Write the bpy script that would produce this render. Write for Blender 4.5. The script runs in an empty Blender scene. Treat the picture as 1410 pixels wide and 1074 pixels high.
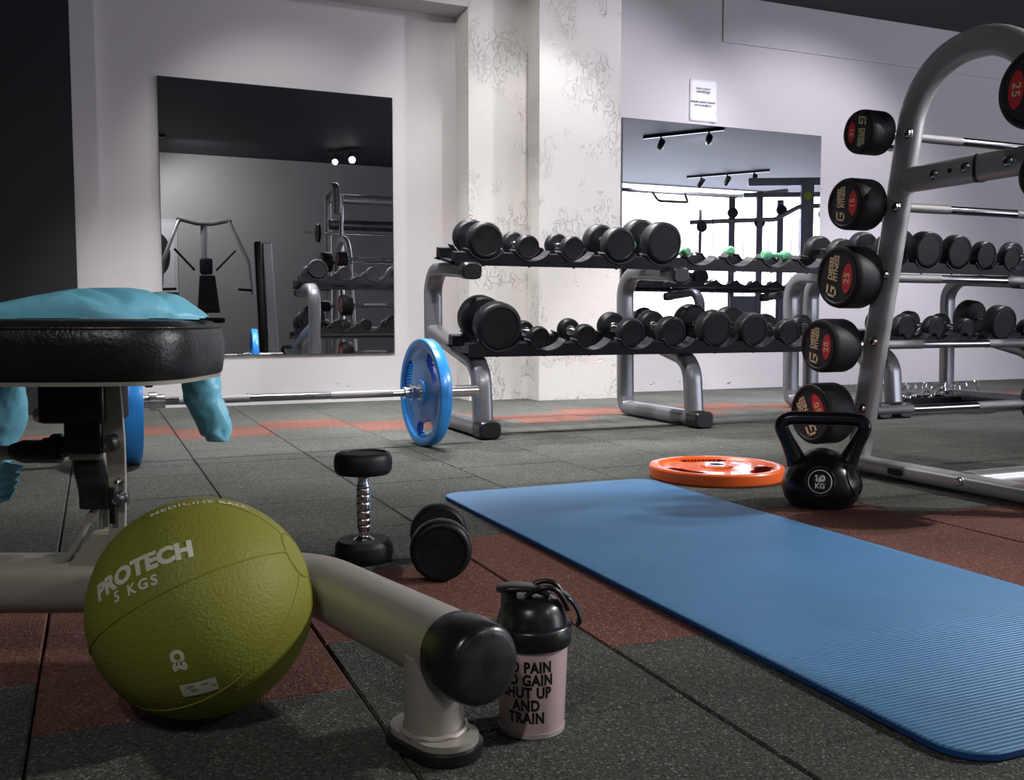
import bpy, bmesh, math, random
from mathutils import Vector, Matrix
from mathutils.noise import noise as pnoise
random.seed(7)
PI = math.pi
SC = bpy.context.scene
COL = SC.collection
def R(d): return math.radians(d)
V = Vector

# ------------------------------------------------------------------ materials
MATS = {}
def mat(name, color=(.5, .5, .5), rough=.5, metal=0., bump=0., bscale=100., bdist=.002, var=0., vscale=8., spec=.5,
        emit=None, estr=0., coat=0., trans=0., ior=1.45, detail=4., rvar=0.):
    if name in MATS: return MATS[name]
    m = bpy.data.materials.new(name); m.use_nodes = True
    nt = m.node_tree; N = nt.nodes; L = nt.links
    b = N['Principled BSDF']
    b.inputs['Base Color'].default_value = (*color, 1)
    b.inputs['Roughness'].default_value = rough
    b.inputs['Metallic'].default_value = metal
    b.inputs['Specular IOR Level'].default_value = spec
    b.inputs['Coat Weight'].default_value = coat
    b.inputs['Transmission Weight'].default_value = trans
    b.inputs['IOR'].default_value = ior
    if emit:
        b.inputs['Emission Color'].default_value = (*emit, 1); b.inputs['Emission Strength'].default_value = estr
    tc = N.new('ShaderNodeTexCoord')
    if var > 0:
        n = N.new('ShaderNodeTexNoise'); n.inputs['Scale'].default_value = vscale; n.inputs['Detail'].default_value = 5
        L.new(tc.outputs['Object'], n.inputs['Vector'])
        r = N.new('ShaderNodeMapRange'); r.inputs[1].default_value = .3; r.inputs[2].default_value = .7
        r.inputs[3].default_value = 1 - var; r.inputs[4].default_value = 1 + var
        L.new(n.outputs['Fac'], r.inputs[0])
        mx = N.new('ShaderNodeVectorMath'); mx.operation = 'SCALE'; mx.inputs[0].default_value = color
        L.new(r.outputs[0], mx.inputs['Scale']); L.new(mx.outputs[0], b.inputs['Base Color'])
    if rvar > 0:
        n = N.new('ShaderNodeTexNoise'); n.inputs['Scale'].default_value = vscale * 2
        L.new(tc.outputs['Object'], n.inputs['Vector'])
        r = N.new('ShaderNodeMapRange'); r.inputs[1].default_value = .3; r.inputs[2].default_value = .7
        r.inputs[3].default_value = max(0, rough - rvar); r.inputs[4].default_value = rough + rvar
        L.new(n.outputs['Fac'], r.inputs[0]); L.new(r.outputs[0], b.inputs['Roughness'])
    if bump > 0:
        n = N.new('ShaderNodeTexNoise'); n.inputs['Scale'].default_value = bscale; n.inputs['Detail'].default_value = detail
        L.new(tc.outputs['Object'], n.inputs['Vector'])
        bp = N.new('ShaderNodeBump'); bp.inputs['Strength'].default_value = bump; bp.inputs['Distance'].default_value = bdist
        L.new(n.outputs['Fac'], bp.inputs['Height']); L.new(bp.outputs[0], b.inputs['Normal'])
    MATS[name] = m
    return m

def speckle(name, c, c2, c3):
    """rubber granulate: coloured crumbs with a pitted surface"""
    m = mat(name, c, .85, spec=.25); nt = m.node_tree; N = nt.nodes; L = nt.links; b = N['Principled BSDF']
    tc = N.new('ShaderNodeTexCoord')
    vo = N.new('ShaderNodeTexVoronoi'); vo.inputs['Scale'].default_value = 330
    L.new(tc.outputs['Object'], vo.inputs['Vector'])
    sx = N.new('ShaderNodeSeparateColor'); L.new(vo.outputs['Color'], sx.inputs[0])
    cr = N.new('ShaderNodeValToRGB'); cr.color_ramp.interpolation = 'LINEAR'
    e = cr.color_ramp.elements; e[0].color = (*c2, 1); e[0].position = .1; e[1].color = (*c3, 1); e[1].position = 1
    x = cr.color_ramp.elements.new(.45); x.color = (*c, 1)
    x = cr.color_ramp.elements.new(.85); x.color = (*c, 1)
    L.new(sx.outputs[0], cr.inputs[0])
    n = N.new('ShaderNodeTexNoise'); n.inputs['Scale'].default_value = 2.2; n.inputs['Detail'].default_value = 6
    L.new(tc.outputs['Object'], n.inputs['Vector'])
    r = N.new('ShaderNodeMapRange'); r.inputs[1].default_value = .3; r.inputs[2].default_value = .7
    r.inputs[3].default_value = .8; r.inputs[4].default_value = 1.2
    L.new(n.outputs['Fac'], r.inputs[0])
    mx = N.new('ShaderNodeVectorMath'); mx.operation = 'SCALE'
    L.new(cr.outputs[0], mx.inputs[0]); L.new(r.outputs[0], mx.inputs['Scale'])
    # chalk dust: pale irregular scuffs
    n2 = N.new('ShaderNodeTexNoise'); n2.inputs['Scale'].default_value = 9; n2.inputs['Detail'].default_value = 10; n2.inputs['Roughness'].default_value = .7
    L.new(tc.outputs['Object'], n2.inputs['Vector'])
    r2 = N.new('ShaderNodeMapRange'); r2.inputs[1].default_value = .64; r2.inputs[2].default_value = .8; r2.inputs[3].default_value = 0; r2.inputs[4].default_value = .5
    L.new(n2.outputs['Fac'], r2.inputs[0])
    mm = N.new('ShaderNodeMix'); mm.data_type = 'RGBA'; mm.inputs[7].default_value = (.32, .32, .3, 1)
    L.new(r2.outputs[0], mm.inputs[0]); L.new(mx.outputs[0], mm.inputs[6]); L.new(mm.outputs[2], b.inputs['Base Color'])
    n3 = N.new('ShaderNodeTexNoise'); n3.inputs['Scale'].default_value = 260; n3.inputs['Detail'].default_value = 3
    L.new(tc.outputs['Object'], n3.inputs['Vector'])
    bp = N.new('ShaderNodeBump'); bp.inputs['Strength'].default_value = .9; bp.inputs['Distance'].default_value = .003
    L.new(n3.outputs['Fac'], bp.inputs['Height']); L.new(bp.outputs[0], b.inputs['Normal'])
    return m

def plaster(name, c, strength, scuffs=False, rough=.75):
    """painted plaster; strength = how strong the trowel marks are"""
    m = mat(name, c, rough, spec=.3); nt = m.node_tree; N = nt.nodes; L = nt.links; b = N['Principled BSDF']
    tc = N.new('ShaderNodeTexCoord'); mp = N.new('ShaderNodeMapping'); mp.inputs['Scale'].default_value = (1, 1, .55)
    L.new(tc.outputs['Object'], mp.inputs[0])
    n = N.new('ShaderNodeTexNoise'); n.inputs['Scale'].default_value = 23; n.inputs['Detail'].default_value = 4; n.inputs['Distortion'].default_value = .9
    L.new(mp.outputs[0], n.inputs['Vector'])
    ab = N.new('ShaderNodeMath'); ab.operation = 'SUBTRACT'; ab.inputs[1].default_value = .5; L.new(n.outputs['Fac'], ab.inputs[0])
    a2 = N.new('ShaderNodeMath'); a2.operation = 'ABSOLUTE'; L.new(ab.outputs[0], a2.inputs[0])
    r = N.new('ShaderNodeMapRange'); r.inputs[1].default_value = 0; r.inputs[2].default_value = .03; r.inputs[3].default_value = 0; r.inputs[4].default_value = 1
    L.new(a2.outputs[0], r.inputs[0])
    nm = N.new('ShaderNodeTexNoise'); nm.inputs['Scale'].default_value = 5; nm.inputs['Detail'].default_value = 3; L.new(tc.outputs['Object'], nm.inputs['Vector'])
    rm = N.new('ShaderNodeMapRange'); rm.inputs[1].default_value = .50; rm.inputs[2].default_value = .575; rm.inputs[3].default_value = 1; rm.inputs[4].default_value = 0
    L.new(nm.outputs['Fac'], rm.inputs[0])
    mx = N.new('ShaderNodeMath'); mx.operation = 'MAXIMUM'; L.new(r.outputs[0], mx.inputs[0]); L.new(rm.outputs[0], mx.inputs[1])
    nf = N.new('ShaderNodeTexNoise'); nf.inputs['Scale'].default_value = 30; nf.inputs['Detail'].default_value = 5; L.new(tc.outputs['Object'], nf.inputs['Vector'])
    ad = N.new('ShaderNodeMath'); ad.operation = 'MULTIPLY_ADD'; ad.inputs[1].default_value = .5; L.new(nf.outputs['Fac'], ad.inputs[0]); L.new(mx.outputs[0], ad.inputs[2])
    bp = N.new('ShaderNodeBump'); bp.inputs['Strength'].default_value = strength; bp.inputs['Distance'].default_value = .006
    L.new(ad.outputs[0], bp.inputs['Height']); L.new(bp.outputs[0], b.inputs['Normal'])
    if scuffs:
        sp = N.new('ShaderNodeSeparateXYZ'); L.new(tc.outputs['Object'], sp.inputs[0])
        rz = N.new('ShaderNodeMapRange'); rz.inputs[1].default_value = .1; rz.inputs[2].default_value = .3; rz.inputs[3].default_value = 1; rz.inputs[4].default_value = 0
        L.new(sp.outputs['Z'], rz.inputs[0])
        ns = N.new('ShaderNodeTexNoise'); ns.inputs['Scale'].default_value = 13; ns.inputs['Detail'].default_value = 6; ns.inputs['Distortion'].default_value = .8
        L.new(tc.outputs['Object'], ns.inputs['Vector'])
        rs = N.new('ShaderNodeMapRange'); rs.inputs[1].default_value = .68; rs.inputs[2].default_value = .72; rs.inputs[3].default_value = 0; rs.inputs[4].default_value = .8
        L.new(ns.outputs['Fac'], rs.inputs[0])
        mu = N.new('ShaderNodeMath'); mu.operation = 'MULTIPLY'; L.new(rz.outputs[0], mu.inputs[0]); L.new(rs.outputs[0], mu.inputs[1])
        mc = N.new('ShaderNodeMix'); mc.data_type = 'RGBA'; mc.inputs[6].default_value = (*c, 1); mc.inputs[7].default_value = (.05, .05, .06, 1)
        L.new(mu.outputs[0], mc.inputs[0]); L.new(mc.outputs[2], b.inputs['Base Color'])
    return m

M_green = speckle('rubber_tile_grey', (.072, .077, .068), (.035, .038, .035), (.20, .21, .19))
M_red = speckle('rubber_tile_red', (.150, .066, .052), (.085, .032, .026), (.30, .16, .125))
M_gap = mat('floor_joint', (.012, .012, .012), .95)
M_wall = plaster('wall_paint', (.53, .505, .515), .10, True)
M_wallb = plaster('wall_paint_plain', (.62, .60, .62), .04)
M_pil = plaster('rough_plaster', (.56, .54, .525), .8)
M_dark = plaster('dark_wall_paint', (.022, .023, .027), .12)
M_ceil = mat('ceiling_paint', (.028, .030, .043), .7, var=.08, vscale=2)
M_wallf = mat('grey_far_wall', (.42, .42, .43), .8, var=.05, vscale=1)
M_mirror = mat('mirror_glass', (.80, .82, .84), .0, 1.)
M_medge = mat('mirror_edge', (.10, .13, .13), .2)
M_blk = mat('black_rubber', (.007, .0075, .010), .46, spec=.32, bump=.25, bscale=120, bdist=.001, var=.25, vscale=12, rvar=.08)
M_blkface = mat('black_rubber_face', (.010, .010, .012), .5, bump=.35, bscale=60, bdist=.002, var=.3, vscale=20)
M_headblk = mat('urethane_black', (.011, .011, .015), .55, spec=.35, bump=.1, bscale=300, bdist=.0005)
M_headface = mat('urethane_face', (.030, .028, .032), .6, spec=.35)
M_chrome = mat('chrome', (.78, .78, .80), .12, 1.)
M_chromed = mat('worn_chrome', (.62, .62, .64), .22, 1., var=.15, vscale=30)
M_bar = mat('dark_polished_steel', (.30, .30, .32), .16, 1.)
M_knurl = mat('knurled_steel', (.25, .245, .26), .5, .7, bump=1., bscale=900, bdist=.001)
M_rack = mat('silver_grey_powder_coat', (.17, .173, .19), .33, .5, bump=.08, bscale=700, bdist=.0004, coat=.3)
M_rackl = mat('silver_powder_coat', (.42, .42, .43), .38, .45, bump=.08, bscale=700, bdist=.0004, coat=.25)
M_bench = mat('champagne_powder_coat', (.40, .37, .325), .42, .25, bump=.1, bscale=500, bdist=.0004, coat=.15)
M_tray = mat('black_steel', (.008, .008, .013), .32, .1, spec=.5)
M_saddle = mat('black_plastic_saddle', (.03, .03, .04), .25, spec=.8)
M_plast = mat('black_plastic', (.012, .012, .013), .3, spec=.6, bump=.1, bscale=90, bdist=.001)
M_cap = mat('scuffed_black_plastic', (.02, .02, .022), .3, spec=.6, bump=.2, bscale=40, bdist=.001, var=.5, vscale=14, rvar=.12)
M_leather = mat('black_vinyl', (.012, .011, .012), .34, spec=.5, bump=.7, bscale=140, bdist=.0016, detail=6, rvar=.06)
M_ball = mat('olive_rubber', (.215, .225, .032), .55, spec=.35, bump=.8, bscale=230, bdist=.0015, var=.1, vscale=5, detail=2)
M_ballseam = mat('olive_rubber_seam', (.21, .22, .02), .5, spec=.4)
M_print = mat('worn_white_print', (.62, .62, .50), .7)
M_grey = mat('grey_print', (.30, .30, .24), .7)
M_blue = mat('blue_urethane', (.025, .25, .70), .28, spec=.6, coat=.35, bump=.1, bscale=30, bdist=.002)
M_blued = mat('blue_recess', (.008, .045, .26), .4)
M_orange = mat('orange_urethane', (.85, .13, .015), .32, spec=.55, coat=.3, bump=.1, bscale=30, bdist=.002)
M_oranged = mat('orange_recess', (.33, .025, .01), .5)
M_mat = mat('blue_foam', (.078, .24, .475), .5, spec=.5, var=.10, vscale=3)
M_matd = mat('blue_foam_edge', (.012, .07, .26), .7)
M_jacket = mat('turquoise_nylon', (.19, .55, .72), .42, spec=.5, bump=.5, bscale=28, bdist=.006, detail=6)
M_white = mat('white_print', (.85, .85, .85), .6)
M_gold = mat('gold_print', (.72, .60, .38), .5)
M_redp = mat('red_print', (.62, .035, .04), .5)
M_ink = mat('black_print', (.008, .008, .008), .5)
M_mint = mat('mint_vinyl', (.16, .50, .27), .4)
M_shake = mat('pink_shake_in_plastic', (.68, .50, .495), .28, spec=.5, coat=.5, var=.05, vscale=9)
M_clear = mat('clear_rim_plastic', (.50, .44, .44), .12, spec=.7)
M_paper = mat('paper', (.72, .71, .76), .8, bump=.3, bscale=12, bdist=.004)
M_kbell = mat('black_vinyl_bell', (.010, .010, .012), .24, spec=.55, bump=.05, bscale=60, bdist=.001)
M_lamp = mat('lamp_glow', (1, 1, 1), .5, emit=(1, .96, .92), estr=14)
M_window = mat('frosted_window', (.8, .85, .95), .5, emit=(.84, .86, 1.0), estr=5.2)
M_mach = mat('machine_hazed_grey', (.30, .31, .37), .45, .3)  # grey lightened, the washed-out haze in the mirror is put into the colour
M_lime = mat('lime_badge', (.45, .75, .05), .5)
M_pad = mat('dark_upholstery', (.012, .014, .022), .5)
M_yellow = mat('yellow_band', (.75, .55, .03), .5)

# ribs on the exercise mat
nt = M_mat.node_tree; N = nt.nodes; L = nt.links
tc = N.new('ShaderNodeTexCoord'); wv = N.new('ShaderNodeTexWave'); wv.bands_direction = 'Y'; wv.inputs['Scale'].default_value = 38
L.new(tc.outputs['Object'], wv.inputs['Vector'])
bp = N.new('ShaderNodeBump'); bp.inputs['Strength'].default_value = .8; bp.inputs['Distance'].default_value = .002
L.new(wv.outputs['Fac'], bp.inputs['Height']); L.new(bp.outputs[0], N['Principled BSDF'].inputs['Normal'])

# ------------------------------------------------------------------ mesh helpers
class MB:
    def __init__(s): s.bm = bmesh.new(); s.mi = 0
    def _f(s, vs):
        try:
            f = s.bm.faces.new(vs); f.material_index = s.mi; return f
        except ValueError: return None
    def box(s, c, size, rot=None, bev=0.):
        c = V(c); h = V(size) / 2
        M = rot if rot else Matrix.Identity(3)
        if bev <= 0:
            vs = [s.bm.verts.new(c + M @ V((x*h.x, y*h.y, z*h.z))) for x in (-1, 1) for y in (-1, 1) for z in (-1, 1)]
            for q in ((0,1,3,2),(4,6,7,5),(0,4,5,1),(2,3,7,6),(0,2,6,4),(1,5,7,3)): s._f([vs[i] for i in q])
        else:
            t = bmesh.new(); bmesh.ops.create_cube(t, size=1)
            for v in t.verts: v.co = V((v.co.x*size[0], v.co.y*size[1], v.co.z*size[2]))
            bmesh.ops.bevel(t, geom=list(t.edges), offset=bev, segments=3, affect='EDGES', profile=.5)
            s.merge(t, M.to_4x4(), c)
        return s
    def merge(s, t, M, c=V((0, 0, 0))):
        mp = {}
        for v in t.verts: mp[v] = s.bm.verts.new(M @ v.co + c)
        for f in t.faces: s._f([mp[v] for v in f.verts])
        t.free()
    def rings(s, rings, cap0=True, cap1=True, closed=False):
        rv = [[s.bm.verts.new(p) for p in r] for r in rings]
        n = len(rv[0])
        for a, b in zip(rv, rv[1:] + ([rv[0]] if closed else [])):
            for i in range(n): s._f([a[i], a[(i+1) % n], b[(i+1) % n], b[i]])
        if not closed:
            if cap0: s._f(rv[0][::-1])
            if cap1: s._f(rv[-1])
        return s
    def lathe(s, prof, origin=(0, 0, 0), axis='Z', n=40):
        """prof: (t along axis, radius)"""
        ax = {'X': V((1,0,0)), 'Y': V((0,1,0)), 'Z': V((0,0,1))}[axis] if isinstance(axis, str) else V(axis).normalized()
        u = ax.orthogonal().normalized(); w = ax.cross(u)
        if isinstance(axis, str):
            u = {'X': V((0,1,0)), 'Y': V((0,0,1)), 'Z': V((1,0,0))}[axis]; w = ax.cross(u)
        o = V(origin)
        rs = [[o + ax*t + (u*math.cos(2*PI*i/n) + w*math.sin(2*PI*i/n))*max(r, 1e-5) for i in range(n)] for t, r in prof]
        return s.rings(rs)
    def tube(s, pts, r, n=20, side=None, ab=None, caps=True, closed=False, e=.62):
        """r: number or list. side + ab: fixed side vector with (side half width, other half width)"""
        pts = [V(p) for p in pts]; m = len(pts)
        rr = r if isinstance(r, (list, tuple)) else [r]*m
        T = []
        for i in range(m):
            a = pts[i-1] if (i > 0 or closed) else pts[0]; b = pts[(i+1) % m] if (i < m-1 or closed) else pts[-1]
            T.append((b-a).normalized())
        rs = []; u = V(side) if side is not None else T[0].orthogonal().normalized()
        for i in range(m):
            if side is not None: uu = V(side); uu = (uu - T[i]*uu.dot(T[i])).normalized()
            else:
                uu = (u - T[i]*u.dot(T[i])).normalized(); u = uu
            w = T[i].cross(uu)
            if ab:
                ring = []
                for k in range(n):
                    c, q = math.cos(2*PI*k/n), math.sin(2*PI*k/n)
                    ring.append(pts[i] + (uu*ab[0]*math.copysign(abs(c)**e, c) + w*ab[1]*math.copysign(abs(q)**e, q))*rr[i])
                rs.append(ring)
            else:
                rs.append([pts[i] + (uu*math.cos(2*PI*k/n) + w*math.sin(2*PI*k/n))*rr[i] for k in range(n)])
        return s.rings(rs, caps, caps, closed)
    def prism(s, poly, a, b):
        """poly: list of 3D points; extruded by vector b-a offsets"""
        a = V(a); b = V(b)
        r0 = [s.bm.verts.new(V(p)+a) for p in poly]; r1 = [s.bm.verts.new(V(p)+b) for p in poly]
        n = len(poly)
        for i in range(n): s._f([r0[i], r0[(i+1) % n], r1[(i+1) % n], r1[i]])
        s._f(r0[::-1]); s._f(r1)
        return s
    def build(s, name, mats, parent=None, smooth=35, sub=0, bev=0.):
        bmesh.ops.recalc_face_normals(s.bm, faces=list(s.bm.faces))
        me = bpy.data.meshes.new(name); s.bm.to_mesh(me); s.bm.free()
        for m in (mats if isinstance(mats, (list, tuple)) else [mats]): me.materials.append(m)
        if smooth:
            me.polygons.foreach_set('use_smooth', [True]*len(me.polygons))
            me.set_sharp_from_angle(angle=R(smooth))
        o = bpy.data.objects.new(name, me); COL.objects.link(o)
        if parent: o.parent = parent
        if bev:
            b = o.modifiers.new('bevel', 'BEVEL'); b.width = bev; b.segments = 2; b.limit_method = 'ANGLE'; b.angle_limit = R(40)
        if sub:
            q = o.modifiers.new('subdivision', 'SUBSURF'); q.levels = sub; q.render_levels = sub
        return o

def fillet(pts, rad, n=8):
    pts = [V(p) for p in pts]; out = [pts[0]]
    rads = rad if isinstance(rad, (list, tuple)) else [rad]*(len(pts)-2)
    for i in range(1, len(pts)-1):
        p, a, b = pts[i], pts[i-1], pts[i+1]; r = rads[i-1]
        d0 = (a-p); d1 = (b-p); ang = d0.angle(d1)
        t = min(r/math.tan(ang/2), d0.length*.49, d1.length*.49)
        rr = t*math.tan(ang/2); d0.normalize(); d1.normalize()
        c = p + (d0+d1).normalized()*(rr/math.sin(ang/2))
        s0 = p+d0*t-c; s1 = p+d1*t-c; tot = s0.angle(s1)
        for k in range(n+1):
            f = k/n
            v = (s0*math.sin((1-f)*tot) + s1*math.sin(f*tot))/math.sin(tot)
            out.append(c+v)
    out.append(pts[-1]); return out

def tag(o, label=None, cat=None, group=None, kind=None):
    if label: o['label'] = label
    if cat: o['category'] = cat
    if group: o['group'] = group
    if kind: o['kind'] = kind
    return o
def empty(name, loc=(0, 0, 0), rz=0., label=None, cat=None, group=None, rot=None):
    o = bpy.data.objects.new(name, None); COL.objects.link(o); o.empty_display_size = .1
    o.location = loc; o.rotation_euler = rot if rot else (0, 0, rz)
    return tag(o, label, cat, group)
def children(o): return [c for c in bpy.data.objects if c.parent == o]
def copy_tree(o, parent=None):
    c = o.copy(); COL.objects.link(c); c.parent = parent
    for ch in children(o): copy_tree(ch, c)
    return c

def text_geo(s, size, fat=0., align='CENTER', space=1.):
    cu = bpy.data.curves.new('t', 'FONT'); cu.body = s; cu.size = size; cu.offset = fat*size
    cu.align_x = align; cu.align_y = 'CENTER'; cu.space_character = space; cu.resolution_u = 3
    o = bpy.data.objects.new('t', cu); COL.objects.link(o)
    bpy.context.view_layer.update()
    me = bpy.data.meshes.new_from_object(o.evaluated_get(bpy.context.evaluated_depsgraph_get()))
    vs = [v.co.copy() for v in me.vertices]; fs = [list(p.vertices) for p in me.polygons]
    bpy.data.objects.remove(o); bpy.data.curves.remove(cu); bpy.data.meshes.remove(me)
    return vs, fs
def add_text(mb, s, size, fn, fat=0., align='CENTER', space=1., sx=1., cuts=0):
    vs, fs = text_geo(s, size, fat, align, space)
    t = bmesh.new(); bv = [t.verts.new((v.x*sx, v.y, 0)) for v in vs]
    for f in fs:
        try: t.faces.new([bv[i] for i in f])
        except ValueError: pass
    if cuts: bmesh.ops.subdivide_edges(t, edges=list(t.edges), cuts=cuts, use_grid_fill=False)
    mp = {v: mb.bm.verts.new(fn(v.co.x, v.co.y)) for v in t.verts}
    for f in t.faces: mb._f([mp[v] for v in f.verts])
    t.free()

# ------------------------------------------------------------------ camera
cam = bpy.data.cameras.new('camera'); co = bpy.data.objects.new('camera', cam); COL.objects.link(co)
cam.sensor_width = 36; cam.lens = 1330/1410*36; cam.clip_start = .02
co.location = (0, 0, .53); co.rotation_euler = (PI/2 - math.atan(97/1330), 0, -R(23.3))
SC.camera = co

# ------------------------------------------------------------------ room
CEIL = 2.93; YB = 6.14; YF = -2.7; XL = -2.6; XR = 13.5
def struct(o): o['kind'] = 'structure'; return o
T = .4225; TY = .42
mb = MB(); mb.mi = 2
mb.box(((XL+XR)/2, (YB+YF)/2, -.06), (XR-XL, YB-YF, .08))
k0 = math.floor((XL+.092)/T)
for k in range(k0, int((XR+.1)/T)+1):
    x0 = max(-.092+T*k, XL); x1 = min(-.092+T*(k+1), XR)
    if x1-x0 < .01: continue
    off = 1.345 if k % 2 == 0 else 1.127+.0
    j0 = math.floor((YF-off)/TY)
    y = off+TY*j0; cuts = []
    while y < YB: cuts.append(y); y += TY
    cuts.append(y)
    cuts = [max(YF, c) for c in cuts]; cuts[-1] = YB
    segs = []
    for a, b in zip(cuts, cuts[1:]):
        if a < 3.70 < b: segs += [(a, 3.70), (3.70, b)]
        else: segs.append((a, b))
    for a, b in segs:
        if b-a < .01: continue
        m = (a+b)/2
        red = (1.345 < m < 2.19 if k % 2 == 0 else 1.545 < m < 1.97) or (4.70 < m < 5.13 if k % 2 == 0 else 4.48 < m < 4.91)
        if k % 2 == 0 and 4.7 < m < 5.13: red = True
        rnd = random.random
        g = .0016
        h = [-.0012*rnd() for _ in range(4)]
        X = (x0+g, x1-g); Y = (a+g, b-g); e = .003
        mb.mi = 1 if red else 0
        low = [mb.bm.verts.new((X[i], Y[j], -.02)) for i, j in ((0,0),(1,0),(1,1),(0,1))]
        mid = [mb.bm.verts.new((X[i], Y[j], h[q]-e)) for q, (i, j) in enumerate(((0,0),(1,0),(1,1),(0,1)))]
        top = [mb.bm.verts.new((X[i]+(e if i == 0 else -e), Y[j]+(e if j == 0 else -e), h[q])) for q, (i, j) in enumerate(((0,0),(1,0),(1,1),(0,1)))]
        for A, B in ((low, mid), (mid, top)):
            for i in range(4): mb._f([A[i], A[(i+1) % 4], B[(i+1) % 4], B[i]])
        mb._f(top)
struct(mb.build('floor', [M_green, M_red, M_gap], smooth=0))
struct(MB().box(((XL+XR)/2, (YB+YF)/2, CEIL+.05), (XR-XL+.4, YB-YF+.4, .1)).build('ceiling', M_ceil, smooth=0))
struct(MB().box(((XR-.1)/2, YB+.05, CEIL/2), (XR+.1, .1, CEIL)).build('wall_back', M_wall, smooth=0))
struct(MB().box(((XL-.085)/2, 5.96+.14, CEIL/2), (-.085-XL, .28, CEIL)).build('wall_back_dark', M_dark, smooth=0))
struct(MB().box((XL-.05, (YB+YF)/2, CEIL/2), (.1, YB-YF, CEIL)).build('wall_left', M_dark, smooth=0))
struct(MB().box((XR+.05, (YB+YF)/2, CEIL/2), (.1, YB-YF, CEIL)).build('wall_right', M_wallb, smooth=0))
# wall behind the camera, with a window opening towards the right end
wx0, wx1, wz0, wz1 = 6.9, 13.3, .12, 2.91
mb = MB()
for c, s in ((((XL+wx0)/2, YF-.05, CEIL/2), (wx0-XL, .1, CEIL)), (((XR+wx1)/2, YF-.05, CEIL/2), (XR-wx1, .1, CEIL)),
             (((wx0+wx1)/2, YF-.05, wz0/2), (wx1-wx0, .1, wz0)), (((wx0+wx1)/2, YF-.05, (CEIL+wz1)/2), (wx1-wx0, .1, CEIL-wz1))): mb.box(c, s)
struct(mb.build('wall_front', M_wallf, smooth=0))
w = struct(MB().box(((wx0+wx1)/2, YF-.06, (wz0+wz1)/2), (wx1-wx0, .02, wz1-wz0)).build('window_1', M_window, smooth=0))
mb = MB()
for x in (wx0+.02, wx1-.02): mb.box((x, YF-.035, (wz0+wz1)/2), (.045, .05, wz1-wz0))
for z in (wz0+.02,): mb.box(((wx0+wx1)/2, YF-.035, z), (wx1-wx0, .05, .045))
mb.build('window_frame', M_wallb, w, smooth=0)
# plaster pillars, beam, shallow upper step
struct(MB().box(((2.238+2.665)/2, 5.9+.12, CEIL/2), (.427, .24, CEIL)).build('wall_pillar', M_pil, smooth=0))
struct(MB().box(((2.655+3.25)/2, 5.72+.21, CEIL/2), (.595, .42, CEIL)).build('wall_column', M_pil, smooth=0))
struct(MB().box(((-.09+2.24)/2, 5.9+.12, (2.515+CEIL)/2), (2.33, .24, CEIL-2.515)).build('wall_beam', M_wall, smooth=0))
struct(MB().box(((4.35+XR)/2, 6.134, (2.59+CEIL)/2), (XR-4.35, .014, CEIL-2.59)).build('wall_upper_step', M_wall, smooth=0))
struct(MB().box((-.022, 6.105, CEIL/2), (.13, .07, CEIL)).build('wall_shade_strip', M_wall, smooth=0))  # thin strip built in place of the dark wall's cast shade

def mirror(x0, x1, z0, z1, label, ry=0.):
    e = empty('wall_mirror', ((x0+x1)/2, YB-.004, (z0+z1)/2), label=label, cat='mirror')
    MB().box((0, -.003, 0), (x1-x0, .006, z1-z0)).build('backing_edge', M_medge, e, smooth=0)
    m = MB(); a = (x1-x0)/2-.002; b = (z1-z0)/2-.002
    m.box((0, -.0068, 0), (2*a, .0014, 2*b)); m.build('mirror_glass', M_mirror, e, smooth=0)
    return e
mi1 = mirror(.374, 1.80, .311, 1.955, 'large square wall mirror on the left, reflecting dark ceiling and a training machine')
mi1.rotation_euler = (0, 0, R(.35))
mi1.location.y -= .006
mirror(3.50, 5.29, .311, 1.97, 'wide wall mirror on the right behind the dumbbells, below the paper notice')

# paper notice
e = empty('paper_notice', (4.183, YB, 2.145), label='white paper notice taped on the wall above the right mirror', cat='notice')
m = MB(); nx, nz = 8, 12
g = [[m.bm.verts.new(((i/nx-.5)*.235, -.004-.010*abs(pnoise(V((i*.5, j*.35, 3))))-(.012 if (j < 2 and i > 6) else 0), (j/nz-.5)*.305)) for i in range(nx+1)] for j in range(nz+1)]
for j in range(nz):
    for i in range(nx): m._f([g[j][i], g[j][i+1], g[j+1][i+1], g[j+1][i]])
o = m.build('sheet', M_paper, e); md = o.modifiers.new('thick', 'SOLIDIFY'); md.thickness = .001
m = MB()
def fl(cx, cz): return lambda x, y: V((cx+x, -.0145, cz+y))
for s, z, sz in (('DRAGI CLANOVI', .085, .012), ('OBAVESTENJE', .062, .014), ('MOLIMO VRATITE TEGOVE', -.012, .013), ('NA SVOJE MESTO', -.036, .014)):
    m = MB(); add_text(m, s, sz*1.35, fl(-.005, z), fat=.03)
    m.build('printed_line', M_ink, e, smooth=0)

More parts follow.
